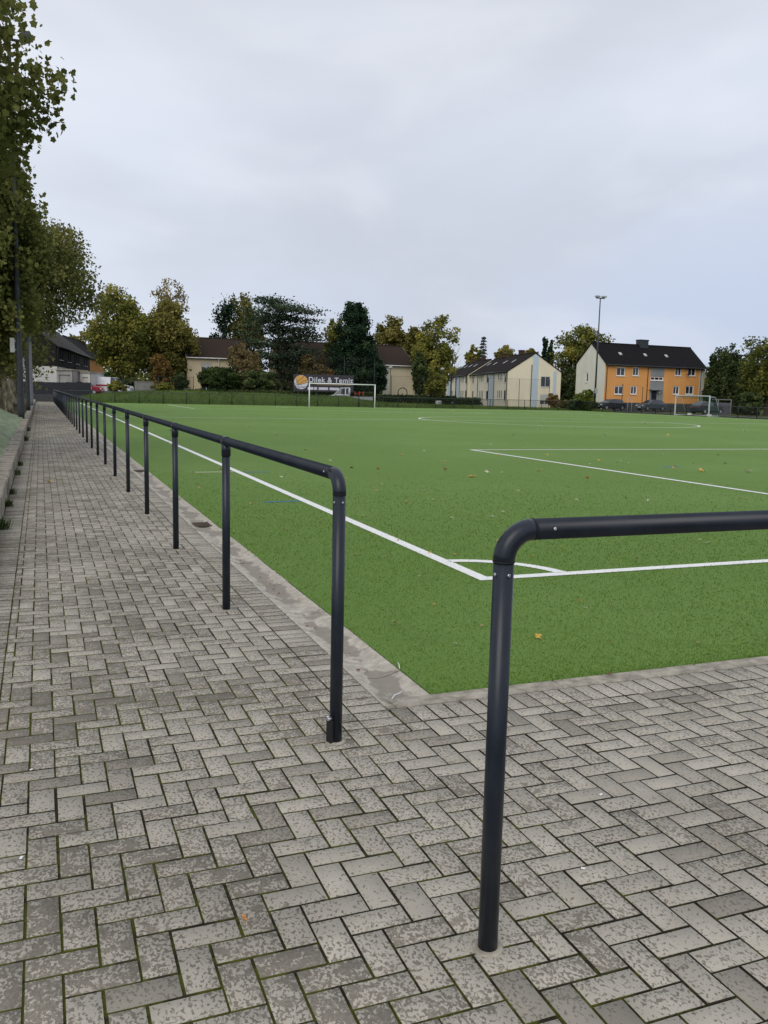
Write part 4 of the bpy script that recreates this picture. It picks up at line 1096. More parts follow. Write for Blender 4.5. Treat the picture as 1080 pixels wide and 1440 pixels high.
m = MB(); m.bb((L*.42, .02, -.3), (L*.66, .1, gh(210, 538.5, 107))); m.build('timber_panel', M['darkpaint'], t)

# grey shed at the right behind the fence
a = g(1010, 109); b = g(1028, 109); L = (b-a).length; t = thing('shed', 'small grey metal shed behind the right hand fence', 'shed', a, facing(a, b)); h = gh(1018, 562.5, 109)
m = MB(); m.bb((0, 0, -.1), (L, 2., h-.35)); m.build('wall', plain('shed_grey', (.11, .11, .13), .5, .15, 3.), t)
m = MB()
for x in (0, L): m.bb((x-.06, -.08, -.1), (x+.06, .0-.001, h))
m.bb((-.06, -.08, h), (L+.06, 2.1, h+.1)); m.build('frame', plain('shed_frame', (.17, .17, .185), .5, .15, 3.), t)
m = MB(); m.bb((.1, -.02, .02), (L-.1, -.003, h-.5)); m.build('door', plain('shed_door', (.085, .085, .10), .5, .15, 3.), t)

# ------------------------------------------------------------------ billboard
def text_mesh(body, size, depth, mat, parent, loc, name, bold=.0):
    cu = bpy.data.curves.new(name, 'FONT'); cu.body = body; cu.size = size; cu.extrude = depth; cu.offset = bold; cu.space_character = 1.08; cu.align_x = 'LEFT'
    tmp = bpy.data.objects.new(name, cu); COL.objects.link(tmp)
    me = bpy.data.meshes.new_from_object(tmp.evaluated_get(bpy.context.evaluated_depsgraph_get()))
    COL.objects.unlink(tmp); bpy.data.objects.remove(tmp)
    me.materials.clear(); me.materials.append(mat)
    o = bpy.data.objects.new(name, me); COL.objects.link(o); o.parent = parent; o.location = loc; o.rotation_euler = (PI/2, 0, 0); return o
a = g(412.5, 111); b = g(497, 113); L = (b-a).length; zb = gh(440, 550, 111); zt = gh(440, 526.5, 111); Hb = zt-zb
t = thing('billboard', 'dark grey billboard with a ball emblem reading Dilek & Temiz behind the far goal', 'billboard', a, facing(a, b))
m = MB(); m.bb((0, 0, zb), (L, .08, zt)); m.bb((-.02, .01, zb-.05), (L+.02, .07, zb)); m.build('panel', plain('billboard_grey', (.045, .042, .052), .6, .15, 2.), t)
for x in (.6, L*.38, L*.7, L-.5):
    m = MB(); m.bb((x-.06, .09, -.3), (x+.06, .21, zt-.1)); m.build('post', M['darkpaint'], t)
R = Hb*.42; cx, cz = L*.125, zb+Hb*.52
def disc(m, cx, cz, r, y, a0=0, a1=2*PI, n=36, mi=0):
    P = [(cx+r*math.cos(a0+(a1-a0)*i/n), y, cz+r*math.sin(a0+(a1-a0)*i/n)) for i in range(n+1)]
    m.prism([(p[0], p[1], p[2]) for p in (P[:-1] if a1-a0 > 6.2 else P)][::-1], (0, .006, 0), mi)
lw = plain('emblem_white', (.68, .68, .74), .6, .05, 3.); lo_ = plain('emblem_orange', (.68, .38, .10), .6, .12, 1.5); ld = plain('emblem_line', (.03, .028, .03), .6, .1, 3.)
m = MB(); disc(m, cx, cz, R, -.008); em = m.build('emblem', lw, t)
m = MB(); P = [(cx+R*.985*math.cos(q), -.012, cz+R*.985*math.sin(q)) for q in np.linspace(.02, 2.55, 26)]
P += [(cx+R*x, -.012, cz+R*z) for x, z in ((-.62, -.15), (-.45, -.36), (-.1, -.34), (.4, -.18), (.75, -.05))]
m.prism(P[::-1], (0, .003, 0)); m.build('emblem_segment', lo_, em)
m = MB()
def curve(pts, w=.022): m.tube([(cx+R*x, -.014, cz+R*z) for x, z in pts], w, 5)
curve([(.98, .0), (.75, -.05), (.4, -.18), (-.1, -.34), (-.45, -.36), (-.62, -.15), (-.8, .5)]); curve([(-.62, -.15), (-.2, .35), (.45, .88)]); curve([(-.45, -.36), (.2, .08), (.9, .35)])
curve([(-.98, -.05), (-.75, -.32), (-.45, -.36)]); curve([(-.45, -.36), (-.35, -.7), (-.15, -.95)]); curve([(-.1, -.34), (.2, -.7), (.5, -.82)]); curve([(-.85, -.5), (-.35, -.72), (.2, -.7), (.8, -.58)])
m.build('emblem_lines', ld, em)
text_mesh('Dilek & Temiz', Hb*.44, .004, lw, t, (L*.245, -.008, zb+Hb*.54), 'lettering', .014)
x = L*.235
for k in range(4):
    m = MB(); m.bb((x, -.012, zb+Hb*.08), (x+L*.155, -.001, zb+Hb*.24), 0, .004); m.build('price_plate' if False else 'caption_plate', lo_ if k == 3 else lw, t); x += L*.182
m = MB(); m.bb((L*.38, -.01, zb+Hb*.385), (L*.95, -.001, zb+Hb*.40)); m.build('rule_line', lo_, t)

# ------------------------------------------------------------------ vehicles
def ring(m, gl, st, glass_rows):
    n = 8
    R_ = []
    for (x, w, zb_, zl, zr, wr) in st:
        R_.append([(x, -w*.86, zb_), (x, -w, zb_+.16), (x, -w*.985, zl), (x, -wr, zr), (x, wr, zr), (x, w*.985, zl), (x, w, zb_+.16), (x, w*.86, zb_)])
    for i in range(len(R_)-1):
        for k in range(n):
            j = (k+1) % n; q = [R_[i][k], R_[i][j], R_[i+1][j], R_[i+1][k]]
            tgt = gl if (k in (2, 4) and glass_rows[i] in ('s', 'b')) or (k == 3 and glass_rows[i] in ('t', 'b')) else m
            tgt.add(q, [(0, 1, 2, 3)], 0, False)
    m.add(R_[0], [tuple(range(n))]); m.add(R_[-1], [tuple(range(n))[::-1]])
def wheel(parent, x, y, r, s):
    w = MB(); w.tube([(x, y-.1, r), (x, y+.1, r)], r, 16); wo = w.build('wheel', M['black'], parent)
    h = MB(); h.tube([(x, y+s*.09, r), (x, y+s*.112, r)], r*.62, 10); h.build('rim', M['steel'], wo)
def car(label, loc, rz, paint, style='hatch', group=None, cat='car'):
    t = thing('parked_car' if cat == 'car' else cat.replace(' ', '_'), label, cat, loc, rz, group); m = MB(); gl = MB()
    if style == 'hatch':
        st = [(-2.0, .72, .30, .62, .66, .62), (-1.85, .82, .24, .78, .84, .74), (-1.2, .87, .20, .90, .96, .76), (-.95, .87, .20, .92, 1.0, .74), (-.25, .88, .20, .93, 1.42, .60), (.5, .88, .20, .94, 1.47, .60), (1.25, .87, .20, .96, 1.42, .60), (1.75, .85, .22, .97, 1.10, .66), (1.95, .82, .25, .90, .98, .70), (2.02, .76, .32, .72, .78, .68)]
        gr = ['', '', '', 'b', 's', 's', 'b', '', '']
    else:
        st = [(-2.7, .80, .35, .80, .86, .72), (-2.55, .92, .28, 1.0, 1.06, .80), (-1.75, .96, .25, 1.15, 1.22, .82), (-1.05, .97, .25, 1.2, 1.98, .76), (-.4, .98, .25, 1.2, 2.08, .80), (.3, .98, .25, 1.2, 2.1, .82), (2.5, .98, .25, 1.2, 2.08, .82), (2.65, .95, .3, 1.15, 2.0, .78)]
        gr = ['', '', 'b', 's', '', '', '']
    ring(m, gl, st, gr)
    bo = m.build('body', paint, t); gl.build('windows', M['glass'], t)
    xs = (-1.3, 1.25) if style == 'hatch' else (-1.7, 1.7)
    for x in xs:
        for y in (-.80, .80): wheel(t, x, y, .31, -1 if y < 0 else 1)
    x0, x1 = st[0][0], st[-1][0]
    for y in (-.56, .56):
        q = MB(); q.box((x0+.06, y, .66 if style == 'hatch' else .85), (.16, .30, .14), 0, 0, .03); q.build('headlight', M['white'], t)
        q = MB(); q.box((x1-.06, y, .80 if style == 'hatch' else 1.0), (.14, .20, .2 if style == 'hatch' else .5), 0, 0, .03); q.build('tail_light', M['redlight'], t)
        q = MB(); q.box((-.75 if style == 'hatch' else -1.3, y*1.72, 1.0 if style == 'hatch' else 1.35), (.14, .16, .12), 0, 0, .03); q.build('mirror', paint, t)
    q = MB(); q.bb((x0-.015, -.26, .42), (x0+.03, .26, .53)); q.build('number_plate', M['white'], t)
    return t, bo
M['redlight'] = plain('tail_red', (.35, .012, .015), .3, .1, 3.)
dark = plain('dark_car_paint', (.018, .02, .026), .25, .1, 2., spec=.6); blueg = plain('grey_blue_car_paint', (.07, .085, .105), .25, .1, 2., spec=.6)
car('dark parked car below the left windows of the orange house', g(859, 116.5, .12), az+0 if False else facing(g(849, 123), g(988, 130.5)), dark)
car('grey blue parked car below the door of the orange house', g(916, 117.5, .12), facing(g(849, 123), g(988, 130.5)), blueg)
car('dark parked car behind the silver training goal', g(995, 104, .05), facing(g(849, 123), g(988, 130.5))+.05+PI, plain('blue_black_car_paint', (.03, .036, .045), .25, .1, 2., spec=.6))
whitep = plain('van_white', (.62, .64, .67), .35, .06, 2.); redp = plain('car_red', (.24, .010, .022), .35, .1, 2.)
v, vb = car('white van parked beyond the bank behind the red car', g(154, 104, .704), facing(g(100, 100), g(200, 100))+PI, whitep, 'van', None, 'van')
m = MB(); m.bb((-.2, -1.0, 1.02), (2.2, -.985, 1.2)); m.bb((-.2, .985, 1.02), (2.2, 1.0, 1.2)); m.build('red_stripe', M['redlight'], v)
v, vb = car('dark red car parked at the end of the black fence', g(120, 101, .704), facing(g(100, 100), g(200, 100))+PI, redp, 'hatch')
m = MB(); m.bb((-1.0, -.895, .62), (1.2, -.875, .84)); m.bb((-1.0, .875, .62), (1.2, .895, .84)); m.build('white_band', whitep, v)
def truck():
    t = thing('flatbed_truck', 'white flatbed truck standing behind the far goal', 'truck', g(487, 107.5, .0), facing(g(470, 108), g(500, 108)))
    W = .95; m = MB(); gl = MB()
    st = [(-2.3, .84, .5, 1.0, 1.05, .72), (-2.15, .93, .4, 1.12, 1.18, .80), (-1.45, .96, .4, 1.28, 1.34, .82), (-.65, .97, .4, 1.32, 2.12, .78), (-.5, .97, .4, 1.32, 2.16, .80), (.35, .97, .4, 1.34, 2.18, .80), (.42, .97, .4, 1.34, 2.18, .80)]
    ring(m, gl, st, ['', '', 'b', 's', 's', '']); 
    for y in (-1, 1):
        m.tube([(-1.47, y*.93, 1.30), (-.66, y*.80, 2.12), (.40, y*.81, 2.18)], .075, 6); m.tube([(.38, y*.94, 1.34), (.40, y*.81, 2.16)], .085, 6); m.tube([(-1.47, y*.95, 1.31), (.4, y*.955, 1.36)], .06, 6)
    m.build('cab', whitep, t); gl.build('windows', M['glass'], t)
    m = MB(); m.bb((-.12, -W-.005, 1.3), (.0, W+.005, 2.1)); m.build('door_pillar', whitep, t)
    m = MB(); m.bb((.5, -1., .72), (3.3, 1., .82)); m.bb((.5, -1., .82), (3.3, -.96, 1.18)); m.bb((.5, .96, .82), (3.3, 1., 1.18)); m.bb((3.26, -.96, .82), (3.3, .96, 1.18)); m.build('load_bed', M['boxgrey'], t)
    m = MB(); m.bb((-2., -.4, .42), (3.2, .4, .70)); m.build('chassis', M['black'], t)
    for x in (-1.5, 2.2):
        for y in (-.82, .82): wheel(t, x, y, .34, -1 if y < 0 else 1)
    for y in (-.6, .6):
        q = MB(); q.box((-2.24, y, .9), (.16, .3, .18), 0, 0, .03); q.build('headlight', M['white'], t)
    k = thing('barrier_frame', 'red frame standing on the bed of the white truck', 'frame', t.location+Vector((math.cos(t.rotation_euler.z)*1.6, math.sin(t.rotation_euler.z)*1.6, .825)), t.rotation_euler.z)
    m = MB()
    for x in (-.5, 0, .5): m.tube([(x, 0, 0), (x, 0, .95)], .05, 6)
    m.build('upright', M['redlight'], k); m = MB(); m.tube([(-.5, 0, .6), (.5, 0, .9)], .04, 6); m.tube([(-.5, 0, .3), (.5, 0, .3)], .04, 6); m.build('rail', M['redlight'], k)
truck()
# small arch, notice box, bollard light
p = g(566, 116); t = thing('garden_arch', 'small black arch in front of the cream house', 'arch', p, facing(g(560, 116), g(572, 116))); m = MB()
w = .60; hh = gh(566, 545.5, 116); m.tube([(-w, 0, -.1), (-w, 0, hh-w)]+[(-w*math.cos(q), 0, hh-w+w*math.sin(q)) for q in np.linspace(.1, PI-.1, 12)]+[(w, 0, hh-w), (w, 0, -.1)], .055, 6); m.build('arch_tube', M['black'], t)
p = g(617, 109); t = thing('meter_box', 'small beige cabinet behind the fence in front of the hedge', 'cabinet', p, .3); m = MB(); m.bb((-.35, -.2, -.1), (.35, .2, gh(617, 563.5, 109)), 0, .02); m.build('case', WHITER, t); m = MB(); m.bb((-.3, -.215, .1), (-.02, -.201, .75)); m.bb((.02, -.215, .1), (.3, -.201, .75)); m.build('door', CONC, t)
p = g(886, 112); t = thing('bar_frame', 'grey tubular frame between the two parked cars in front of the orange house', 'frame', p, facing(g(849, 123), g(988, 130.5)))
hh = gh(886, 559.5, 112)
for x in (-.32, .32):
    m = MB(); m.tube([(x, 0, -.1), (x, 0, hh)], .035, 6); m.build('leg', M['boxgrey'], t)
m = MB(); m.tube([(-.36, 0, hh), (.36, 0, hh)], .035, 6); m.build('bar', M['boxgrey'], t)

# floodlight mast at the right, street lamps
def mast(px, d, ytop, label, r=.13, head=True):
    b = g(px, d); H = gh(px, ytop, d); t = thing('floodlight_mast', label, 'floodlight', b); m = MB(); m.tube([(0, 0, -.3), (0, 0, H*.5), (0, 0, H-.1)], [r, r*.8, r*.5], 10); m.build('mast', M['darkpaint'], t)
    m = MB(); m.bb((-.65, -.06, H-.14), (.65, .06, H-.02)); cb = m.build('crossbar', M['darkpaint'], t)
    for x in (-.5, .5):
        m = MB(); m.box((x, -.1, H+.12), (.55, .5, .22), 0, 0, .04); m.build('floodlight', M['boxgrey'], t)
    m = MB(); m.box((0, -r-.08, 2.6), (.3, .18, .7), 0, 0, .02); m.build('control_box', M['boxgrey'], t)
mast(836.5, 116, 420.5, 'tall floodlight mast in front of the white gable of the orange house')
def thin_post(px, d, ytop, label, lamp=False):
    b = g(px, d); H = gh(px, ytop, d); t = thing('street_lamp' if lamp else 'post', label, 'street lamp' if lamp else 'post', b); m = MB(); m.tube([(0, 0, -.2), (0, 0, H)], .045, 8); m.build('pole', M['darkpaint'], t)
    m = MB()
    if lamp: m.tube([(0, 0, H), (0, 0, H+.06), (0, 0, H+.3), (0, 0, H+.36)], [.08, .22, .26, .05], 10); m.build('lantern', M['boxgrey'], t)
    else: m.tube([(0, 0, H), (0, 0, H+.04)], .055, 8); m.build('cap', M['fence'], t)
thin_post(548.5, 113, 519, 'street lamp in front of the plain cream house wall', True)
thin_post(621, 112, 521, 'street lamp at the far left end of the terrace', True)
thin_post(874.6, 114, 540, 'thin dark post in front of the lower left windows of the orange house')
thin_post(903, 114, 545, 'thin dark post left of the orange house door')

# ------------------------------------------------------------------ trees, bushes and hedges beyond the pitch
def bg(name, label, cat, px, d, x0, x1, yt, yb, mat, bark=BARK2, depth=None, group=None, **kw):
    b = g(px, d); c = g((x0+x1)/2, d); zt, zbm = gh(px, yt, d), gh(px, yb, d); rx = (x1-x0)/2*d/FPX
    c.z = (zt+zbm)/2
    return tree(name, label, cat, b, c, (rx*.92, (depth or rx)*.92, (zt-zbm)/2*.93), mat, bark, group=group, **kw)
bg('deciduous_tree', 'big green and yellow autumn tree left of the golden one', 'tree', 172, 118, 112, 226, 401, 548, LEAF['olive'], ncl=280, per=80, size=.24, seed=11, trunk_r=.4, cl_r=.10, tone=(.45, .2), shape='egg')
bg('deciduous_tree', 'big golden autumn tree with a thin pale top, left of the cream house', 'tree', 245, 122, 196, 286, 417, 549, LEAF['gold'], ncl=270, per=75, size=.24, seed=12, trunk_r=.4, cl_r=.10, tone=(.42, .2))
bg('deciduous_tree', 'thin pale yellow tree top rising behind the golden tree', 'tree', 245, 130, 207, 272, 399, 480, LEAF['palegold'], ncl=80, per=45, size=.22, seed=13, trunk_r=.3, cl_r=.11, tone=(.5, .2), k=16)
bg('small_tree', 'small rust orange tree on the bank in front of the golden tree', 'tree', 228, 104, 212, 243, 497, 546, LEAF['rust'], ncl=70, per=50, size=.2, seed=14, trunk_r=.09, cl_r=.13)
bg('deciduous_tree', 'yellow tree top far behind the slate house', 'tree', 112, 170, 92, 134, 465, 520, LEAF['gold'], ncl=60, per=50, size=.35, seed=15, trunk_r=.3, cl_r=.14)
for i, (px, d, x0, x1, yt, yb, mt, lab) in enumerate([(150, 108, 140, 162, 523, 552, 'hedge', 'dark bush above the white van'), (161, 97, 150, 178, 534, 552, 'olive', 'rough olive shrub on the bank in front of the white van'), (184, 109, 168, 200, 530, 552, 'dark', 'dark shrub under the big autumn tree'),
        (254, 108, 240, 266, 525, 550, 'dark', 'dark shrub against the left corner of the cream house'), (229, 97, 214, 246, 538, 552, 'olive', 'low shrub under the rust orange tree')]):
    bg('shrub', lab, 'shrub', px, d, x0, x1, yt, yb, LEAF[mt], ncl=50, per=50, size=.17, seed=20+i, trunk_r=.05, cl_r=.16, k=6)
# ivy-clad snag
bs = g(316, 131); rng = np.random.default_rng(31); t = thing('ivy_tree', 'dark ivy covered bare tree with one arm, above the cream house roof', 'tree', bs)
P = []
def ivy_line(a, b, n, r):
    for k in range(n):
        q = rng.random(); P.append((np.array(a)*(1-q)+np.array(b)*q)+rng.normal(size=3)*r)
sc_ = 131/FPX
zz = lambda y: gh(316, y, 131)
ivy_line((0, 0, zz(510)), (1*sc_, 0, zz(452)), 700, .55); ivy_line((0, 0, zz(470)), (-12*sc_, 0, zz(440)), 330, .32); ivy_line((1*sc_, 0, zz(455)), (5*sc_, 0, zz(430)), 650, .8); ivy_line((2*sc_, 0, zz(445)), (9*sc_, 0, zz(432)), 300, .4); ivy_line((1*sc_, 0, zz(450)), (0, 0, zz(431)), 240, .4); ivy_line((-1, 0, zz(478)), (-15*sc_, .3, zz(474)), 200, .35)
P = np.array(P); tn = np.zeros((len(P), 3)); tn[:, 0] = np.clip(rng.normal(.4, .2, len(P)), 0, 1)
V, F, T = leaf_cards(rng, P, .22, tn); m = MB(); m.tube([(0, 0, -.2), (0, 0, zz(470)), (1*sc_, 0, zz(440))], [.3, .22, .1], 8); m.tube([(0, 0, zz(470)), (-12*sc_, 0, zz(440))], [.14, .05], 6); m.build('trunk', BARK2, t); np_mesh('ivy', V, F, LEAF['yew'], t, T)
bg('deciduous_tree', 'olive yellow tree directly behind the top of the pine', 'tree', 350, 134, 321, 378, 421, 520, LEAF['gold'], ncl=130, per=60, size=.28, seed=16, trunk_r=.35, cl_r=.12, tone=(.35, .2))

def conifer_cards(rng, P, tint, size, aspect): return leaf_cards(rng, P, size, tint, .2, aspect)
# big spreading pine: horizontal pads of needles on limbs
def pine():
    d = 118; b = g(394, d); t = thing('pine_tree', 'big dark spreading pine with flat layered limbs left of the billboard', 'tree', b); rng = np.random.default_rng(41); s = d/FPX; m = MB(); C = []; tt = []
    H = gh(394, 427, d)
    m.tube([(0, 0, -.2), (0, 0, 2), (-.2, 0, H*.5), (-.5, 0, H*.96)], [.36, .3, .2, .05], 9)
    pads = [(-22, 427), (-8, 428), (6, 434), (18, 436), (-34, 440), (30, 440), (38, 438), (-14, 444), (4, 448), (26, 450), (40, 452), (-30, 455), (-42, 462), (-2, 460), (16, 464), (34, 462), (44, 470), (-20, 470), (28, 476), (48, 476), (8, 478), (-36, 482), (-10, 486), (20, 490), (36, 494), (-26, 500), (-44, 500), (2, 502), (26, 508), (-14, 514), (12, 518), (-34, 520), (-22, 532), (4, 532), (-8, 545), (-40, 535), (20, 530)]
    for (dx, y) in pads:
        for rep in range(2):
            a = rng.uniform(0, 2*PI); rr = abs(dx)*s*rng.uniform(.75, 1.0) if rep else abs(dx)*s
            x = dx*s if rep == 0 else rr*math.cos(a)*1.; yy = rng.normal()*1.2 if rep == 0 else rr*math.sin(a)
            if rep and abs(x) > abs(dx*s)+.5: continue
            z = gh(394, y, d)+(rng.normal()*.3 if rep else 0)
            m.tube([(-.2*z/H, 0, max(.5, z-.9)), (x*.6, yy*.6, z-.35), (x, yy, z)], [.09, .06, .02], 5)
            n = 230; q = rng.normal(size=(n, 3))*np.array([1.1, 1.1, .23]); q[:, 2] += .1*rng.normal()
            C.append(q+np.array([x, yy, z])); tt.append(np.clip(rng.normal(np.clip(rng.normal(.45, .15), 0, 1), .15, n), 0, 1))
    C = np.concatenate(C); T = np.zeros((len(C), 3)); T[:, 0] = np.concatenate(tt); V, F, T = leaf_cards(rng, C, .26, T, 1.1, .55)
    m.build('trunk', BARK2, t); np_mesh('needles', V, F, LEAF['pine'], t, T)
pine()
def spruce(px, d, x0, x1, yt, yb, label, mat, seed, dense=1., group=None):
    b = g(px, d); t = thing('spruce_tree', label, 'tree', b, 0, group); rng = np.random.default_rng(seed); H = gh(px, yt, d); R = (x1-x0)/2*d/FPX; z0 = gh(px, yb, d); C = []; m = MB()
    m.tube([(0, 0, -.2), (0, 0, H*.97)], [.2, .03], 8); tiers = int((H-z0)/.55)
    for i in range(tiers):
        q = i/tiers; z = z0+(H-z0)*q; r = R*(1-q)**.85+.15
        for k in range(int(7*dense)+2):
            a = rng.uniform(0, 2*PI); rr = r*rng.uniform(.7, 1.1); n = int(34*dense); u = rng.random(n)**.7
            C.append(np.stack([np.cos(a)*u*rr+rng.normal(0, .12, n), np.sin(a)*u*rr+rng.normal(0, .12, n), z-.28*u*rr+.1*rng.normal(size=n)], 1))
            m.tube([(0, 0, z), (math.cos(a)*rr*.9, math.sin(a)*rr*.9, z-.25*rr)], [.03, .008], 4)
    C = np.concatenate(C); T = np.zeros((len(C), 3)); T[:, 0] = np.clip(rng.normal(.42, .2, len(C)), 0, 1); V, F, T = leaf_cards(rng, C, .2, T, .5, .7); m.build('trunk', BARK2, t); np_mesh('needles', V, F, mat, t, T)
spruce(346, 121, 340, 352, 470, 545, 'narrow dark conifer against the left side of the pine', LEAF['pine'], 43, 1.)
bg('conifer', 'broad dark conifer rising behind the right end of the billboard', 'tree', 497, 119, 453, 541, 427, 556, LEAF['yew'], ncl=460, per=75, size=.22, seed=44, trunk_r=.35, cl_r=.075, tone=(.42, .2), shape='cone', aspect=.7)
bg('conifer', 'rounded dark lower conifer skirt right of the broad dark conifer', 'tree', 520, 118, 500, 546, 500, 558, LEAF['yew'], ncl=120, per=60, size=.2, seed=45, trunk_r=.15, cl_r=.12, tone=(.42, .2))
bg('deciduous_tree', 'pale green tree just left of the top of the broad dark conifer', 'tree', 466, 125, 452, 486, 447, 520, LEAF['olive'], ncl=50, per=45, size=.25, seed=46, trunk_r=.2, cl_r=.13)
bg('small_tree', 'brownish bare looking tree in front of the cream house, right of the round bush', 'tree', 344, 110, 316, 368, 489, 548, LEAF['brown'], ncl=100, per=40, size=.2, seed=47, trunk_r=.14, cl_r=.13, k=18)
bg('shrub', 'large round dark evergreen bush in front of the cream house', 'bush', 308, 107, 278, 342, 513, 553, LEAF['hedge'], ncl=190, per=60, size=.18, seed=48, trunk_r=.1, cl_r=.11, amp=.2)
bg('shrub', 'dark ragged bush between the round bush and the pine', 'bush', 362, 108, 345, 392, 518, 554, LEAF['dark'], ncl=100, per=50, size=.2, seed=49, trunk_r=.08, cl_r=.14)
bg('small_tree', 'thin greyish shrub tree above the billboard', 'tree', 436, 117, 412, 462, 496, 545, LEAF['brown'], ncl=90, per=36, size=.2, seed=50, trunk_r=.1, cl_r=.14, k=16, tone=(.25, .18))
bg('shrub', 'small orange shrub peeping over the billboard', 'shrub', 462, 116, 452, 474, 519, 545, LEAF['rust'], ncl=40, per=40, size=.16, seed=51, trunk_r=.05, cl_r=.16, tone=(.7, .2))
bg('deciduous_tree', 'rounded golden tree behind the roof of the plain cream house', 'tree', 546, 140, 520, 574, 439, 530, LEAF['gold'], ncl=130, per=60, size=.28, seed=52, trunk_r=.35, cl_r=.11, tone=(.42, .2))
bg('deciduous_tree', 'wide olive tree between the plain cream house and the terrace', 'tree', 606, 124, 573, 640, 461, 550, LEAF['olive'], ncl=190, per=62, size=.24, seed=53, trunk_r=.3, cl_r=.11, tone=(.5, .2))
bg('deciduous_tree', 'lower olive tree crown between the golden tree and the wide olive tree', 'tree', 577, 138, 558, 600, 458, 520, LEAF['gold'], ncl=80, per=55, size=.28, seed=54, trunk_r=.3, cl_r=.13, tone=(.35, .2))
bg('conifer', 'dark green cypress bush at the right corner of the plain cream house', 'bush', 589, 112, 576, 604, 497, 556, LEAF['dark'], ncl=110, per=55, size=.18, seed=55, trunk_r=.1, cl_r=.11, tone=(.4, .2), shape='egg')
bg('shrub', 'loose olive shrub right of the cypress bush', 'shrub', 610, 110, 596, 628, 520, 560, LEAF['olive'], ncl=70, per=44, size=.18, seed=56, trunk_r=.06, cl_r=.14)
# bare twigs at the right of the wide olive tree
bt = g(634, 126); t = thing('bare_tree', 'thin leafless tree right of the wide olive tree', 'tree', bt); m = MB(); rng = np.random.default_rng(57)
m.tube([(0, 0, -.2), (0, 0, 4), (.2, 0, 7)], [.12, .09, .05], 6)
for k in range(26):
    z = rng.uniform(3.5, 7.); a = rng.uniform(0, 2*PI); r1 = rng.uniform(.8, 2.0); e = (r1*math.cos(a), r1*math.sin(a), z+rng.uniform(1., 2.8)); m.tube([(0.05, 0, z), (e[0]*.5, e[1]*.5, z+.7), e], [.035, .022, .008], 4)
m.build('trunk', BARK2, t)
spruce(677, 182, 668, 688, 472, 520, 'spruce standing behind the roof of the terrace', LEAF['pine'], 58, .9)
for i, (px, d, x0, x1, yt, yb, mt, lab) in enumerate([(664, 186, 653, 676, 490, 525, 'olive', 'olive tree top behind the terrace roof, left of the spruce'), (707, 180, 692, 722, 486, 525, 'gold', 'golden tree top behind the terrace roof, right of the spruce'), (745, 178, 735, 756, 489, 520, 'gold', 'golden tree top just behind the terrace gable apex')]):
    bg('deciduous_tree', lab, 'tree', px, d, x0, x1, yt, yb, LEAF[mt], ncl=60, per=45, size=.34, seed=60+i, trunk_r=.25, cl_r=.14)
for i, (px, yt) in enumerate([(763.5, 477), (770.5, 480)]):
    bg('cypress', ['dark pointed cypress behind the terrace gable, left of two', 'dark pointed cypress behind the terrace gable, right of two'][i], 'tree', px, 150, px-6, px+6.5, yt, 540, LEAF['yew'], ncl=90, per=45, size=.26, seed=64+i, trunk_r=.15, cl_r=.12, shape='egg', k=4)
bg('deciduous_tree', 'large open olive tree behind the floodlight mast and the orange house', 'tree', 812, 140, 772, 864, 457, 545, LEAF['olive'], ncl=190, per=62, size=.26, seed=67, trunk_r=.4, cl_r=.11, tone=(.38, .2), amp=.4)
bg('shrub', 'dark tree filling the gap between the terrace gable and the orange house', 'tree', 797, 134, 782, 818, 515, 574, LEAF['dark'], ncl=90, per=50, size=.22, seed=68, trunk_r=.15, cl_r=.13)
for i, (px, d, x0, x1, yt, yb, mt, lab) in enumerate([(818, 113, 804, 832, 550, 576, 'lime', 'bright yellow green bush in front of the white gable'), (829, 116, 818, 838, 547, 574, 'dark', 'dark round bush just behind the yellow green bush'), (777, 118, 767, 790, 555, 576, 'rust', 'rust red shrub at the foot of the terrace gable'), (798, 114, 786, 810, 562, 577, 'rust', 'low reddish shrub left of the yellow green bush'), (806, 112, 795, 832, 562, 578, 'hedge', 'dark low hedge piece under the yellow green bush'),
       (1056, 100, 1040, 1074, 552, 578, 'dark', 'feathery grey green shrub behind the fence at the right'), (998, 125, 990, 1010, 548, 574, 'hedge', 'dark shrub at the right corner of the orange house')]):
    bg('shrub', lab, 'shrub', px, d, x0, x1, yt, yb, LEAF[mt], ncl=60, per=50, size=.16, seed=70+i, trunk_r=.05, cl_r=.14, k=5)
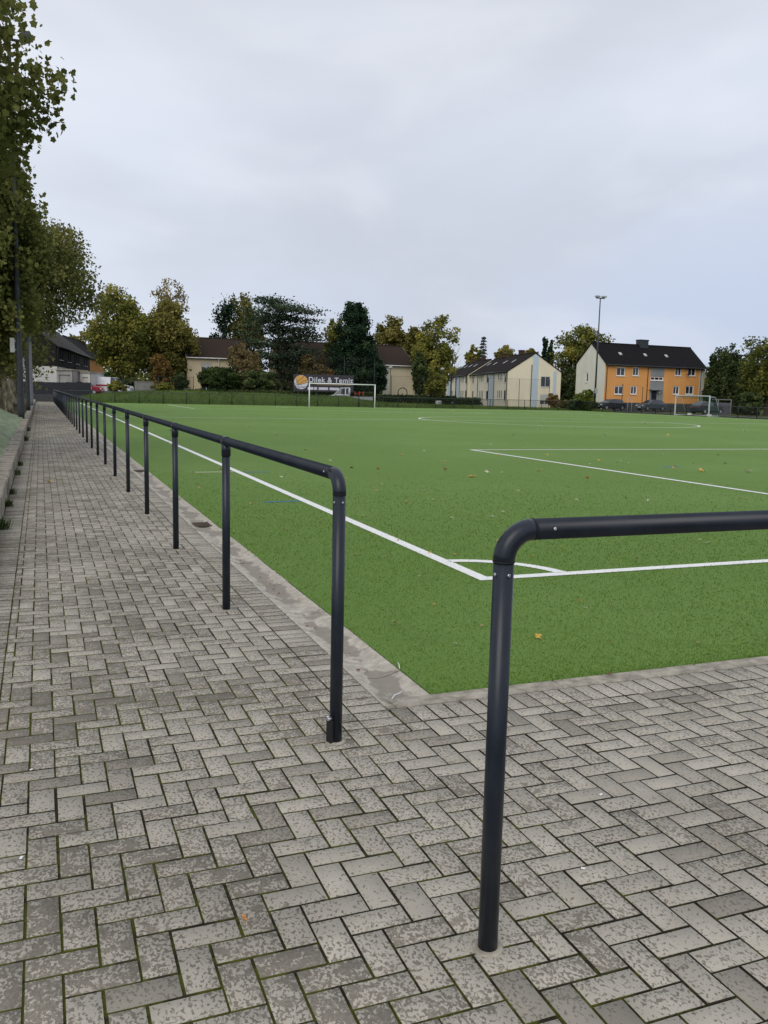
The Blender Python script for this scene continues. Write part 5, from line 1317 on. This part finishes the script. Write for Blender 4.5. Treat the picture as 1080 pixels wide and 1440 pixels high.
for i, (px, d, x0, x1, yt, yb, mt, tn, lab) in enumerate([(1014, 128, 994, 1040, 489, 585, 'dark', .4, 'dark tree just right of the orange house'), (1036, 122, 1012, 1066, 497, 590, 'dark', .35, 'dark tree between the orange house and the tallest tree at the right edge'),
       (1078, 108, 1040, 1124, 462, 588, 'olive', .22, 'tallest olive tree, cut off by the right edge of the photo'), (1052, 112, 1026, 1080, 515, 592, 'dark', .45, 'low dark tree below the tallest tree at the right edge'), (1015, 140, 990, 1050, 500, 580, 'olive', .2, 'olive tree behind the dark trees right of the orange house')]):
    bg('deciduous_tree', lab, 'tree', px, d, x0, x1, yt, yb, LEAF[mt], ncl=170, per=62, size=.24, seed=80+i, trunk_r=.3, cl_r=.11, tone=(tn, .18))
# hedges behind the fence
def hedge(x0, d0, x1, d1, yt, label, seed, mat='hedge', dep=.9):
    a = g(x0, d0); b = g(x1, d1); L = (b-a).length; h = gh((x0+x1)/2, yt, (d0+d1)/2); rng = np.random.default_rng(seed); n = int(L*h*dep*430)
    P = np.stack([rng.random(n)*L, rng.normal(0, dep*.35, n), rng.random(n)**.6*h+rng.normal(0, .07, n)], 1); T = np.zeros((n, 3)); T[:, 0] = np.clip(rng.normal(.42, .2, n)+.12*np.sin(P[:, 0]*1.3), 0, 1)
    V, F, T = leaf_cards(rng, P, .15, T, .3); o = np_mesh('hedge', V, F, LEAF[mat], None, T, None, a); o.rotation_euler = (0, 0, facing(a, b)); tag(o, label, 'hedge')
hedge(528, 107.5, 640, 111.5, 556.5, 'long dark hedge behind the fence between the far goal and the terrace', 90)
hedge(640, 111.5, 676, 114, 560, 'dark hedge in front of the left part of the terrace', 91)
hedge(263, 104, 412, 106, 549, 'low dark hedge along the top of the bank below the pine', 92, 'dark', .7)
hedge(412, 113.5, 527, 115, 551, 'low dark hedge below the billboard', 93, 'dark', .7)
hedge(790, 114, 840, 116, 566, 'low dark hedge left of the parked cars', 94, 'hedge')
# distant wood line closing the view between the houses
def wood():
    rng = np.random.default_rng(99); C = []; T = []
    for px in range(-60, 1180, 7):
        d = rng.uniform(215, 245); c = g(px, d); top = gh(px, rng.uniform(508, 522)+ (px*.012), d); n = 130
        q = rng.normal(size=(n, 3))*np.array([2.2, 2.2, top*.28])+np.array([c.x, c.y, top*.5]); q[:, 2] = np.clip(q[:, 2], .2, top); C.append(q); T.append(np.clip(rng.normal(rng.uniform(.15, .6), .15, n), 0, 1))
    C = np.concatenate(C); t = np.zeros((len(C), 3)); t[:, 0] = np.concatenate(T); V, F, t = leaf_cards(rng, C, .7, t, .3); o = np_mesh('far_wood', V, F, LEAF['olive'], None, t)
    o['label'] = 'far line of autumn trees beyond the houses'; o['category'] = 'trees'; kind(o, 'stuff')
wood()
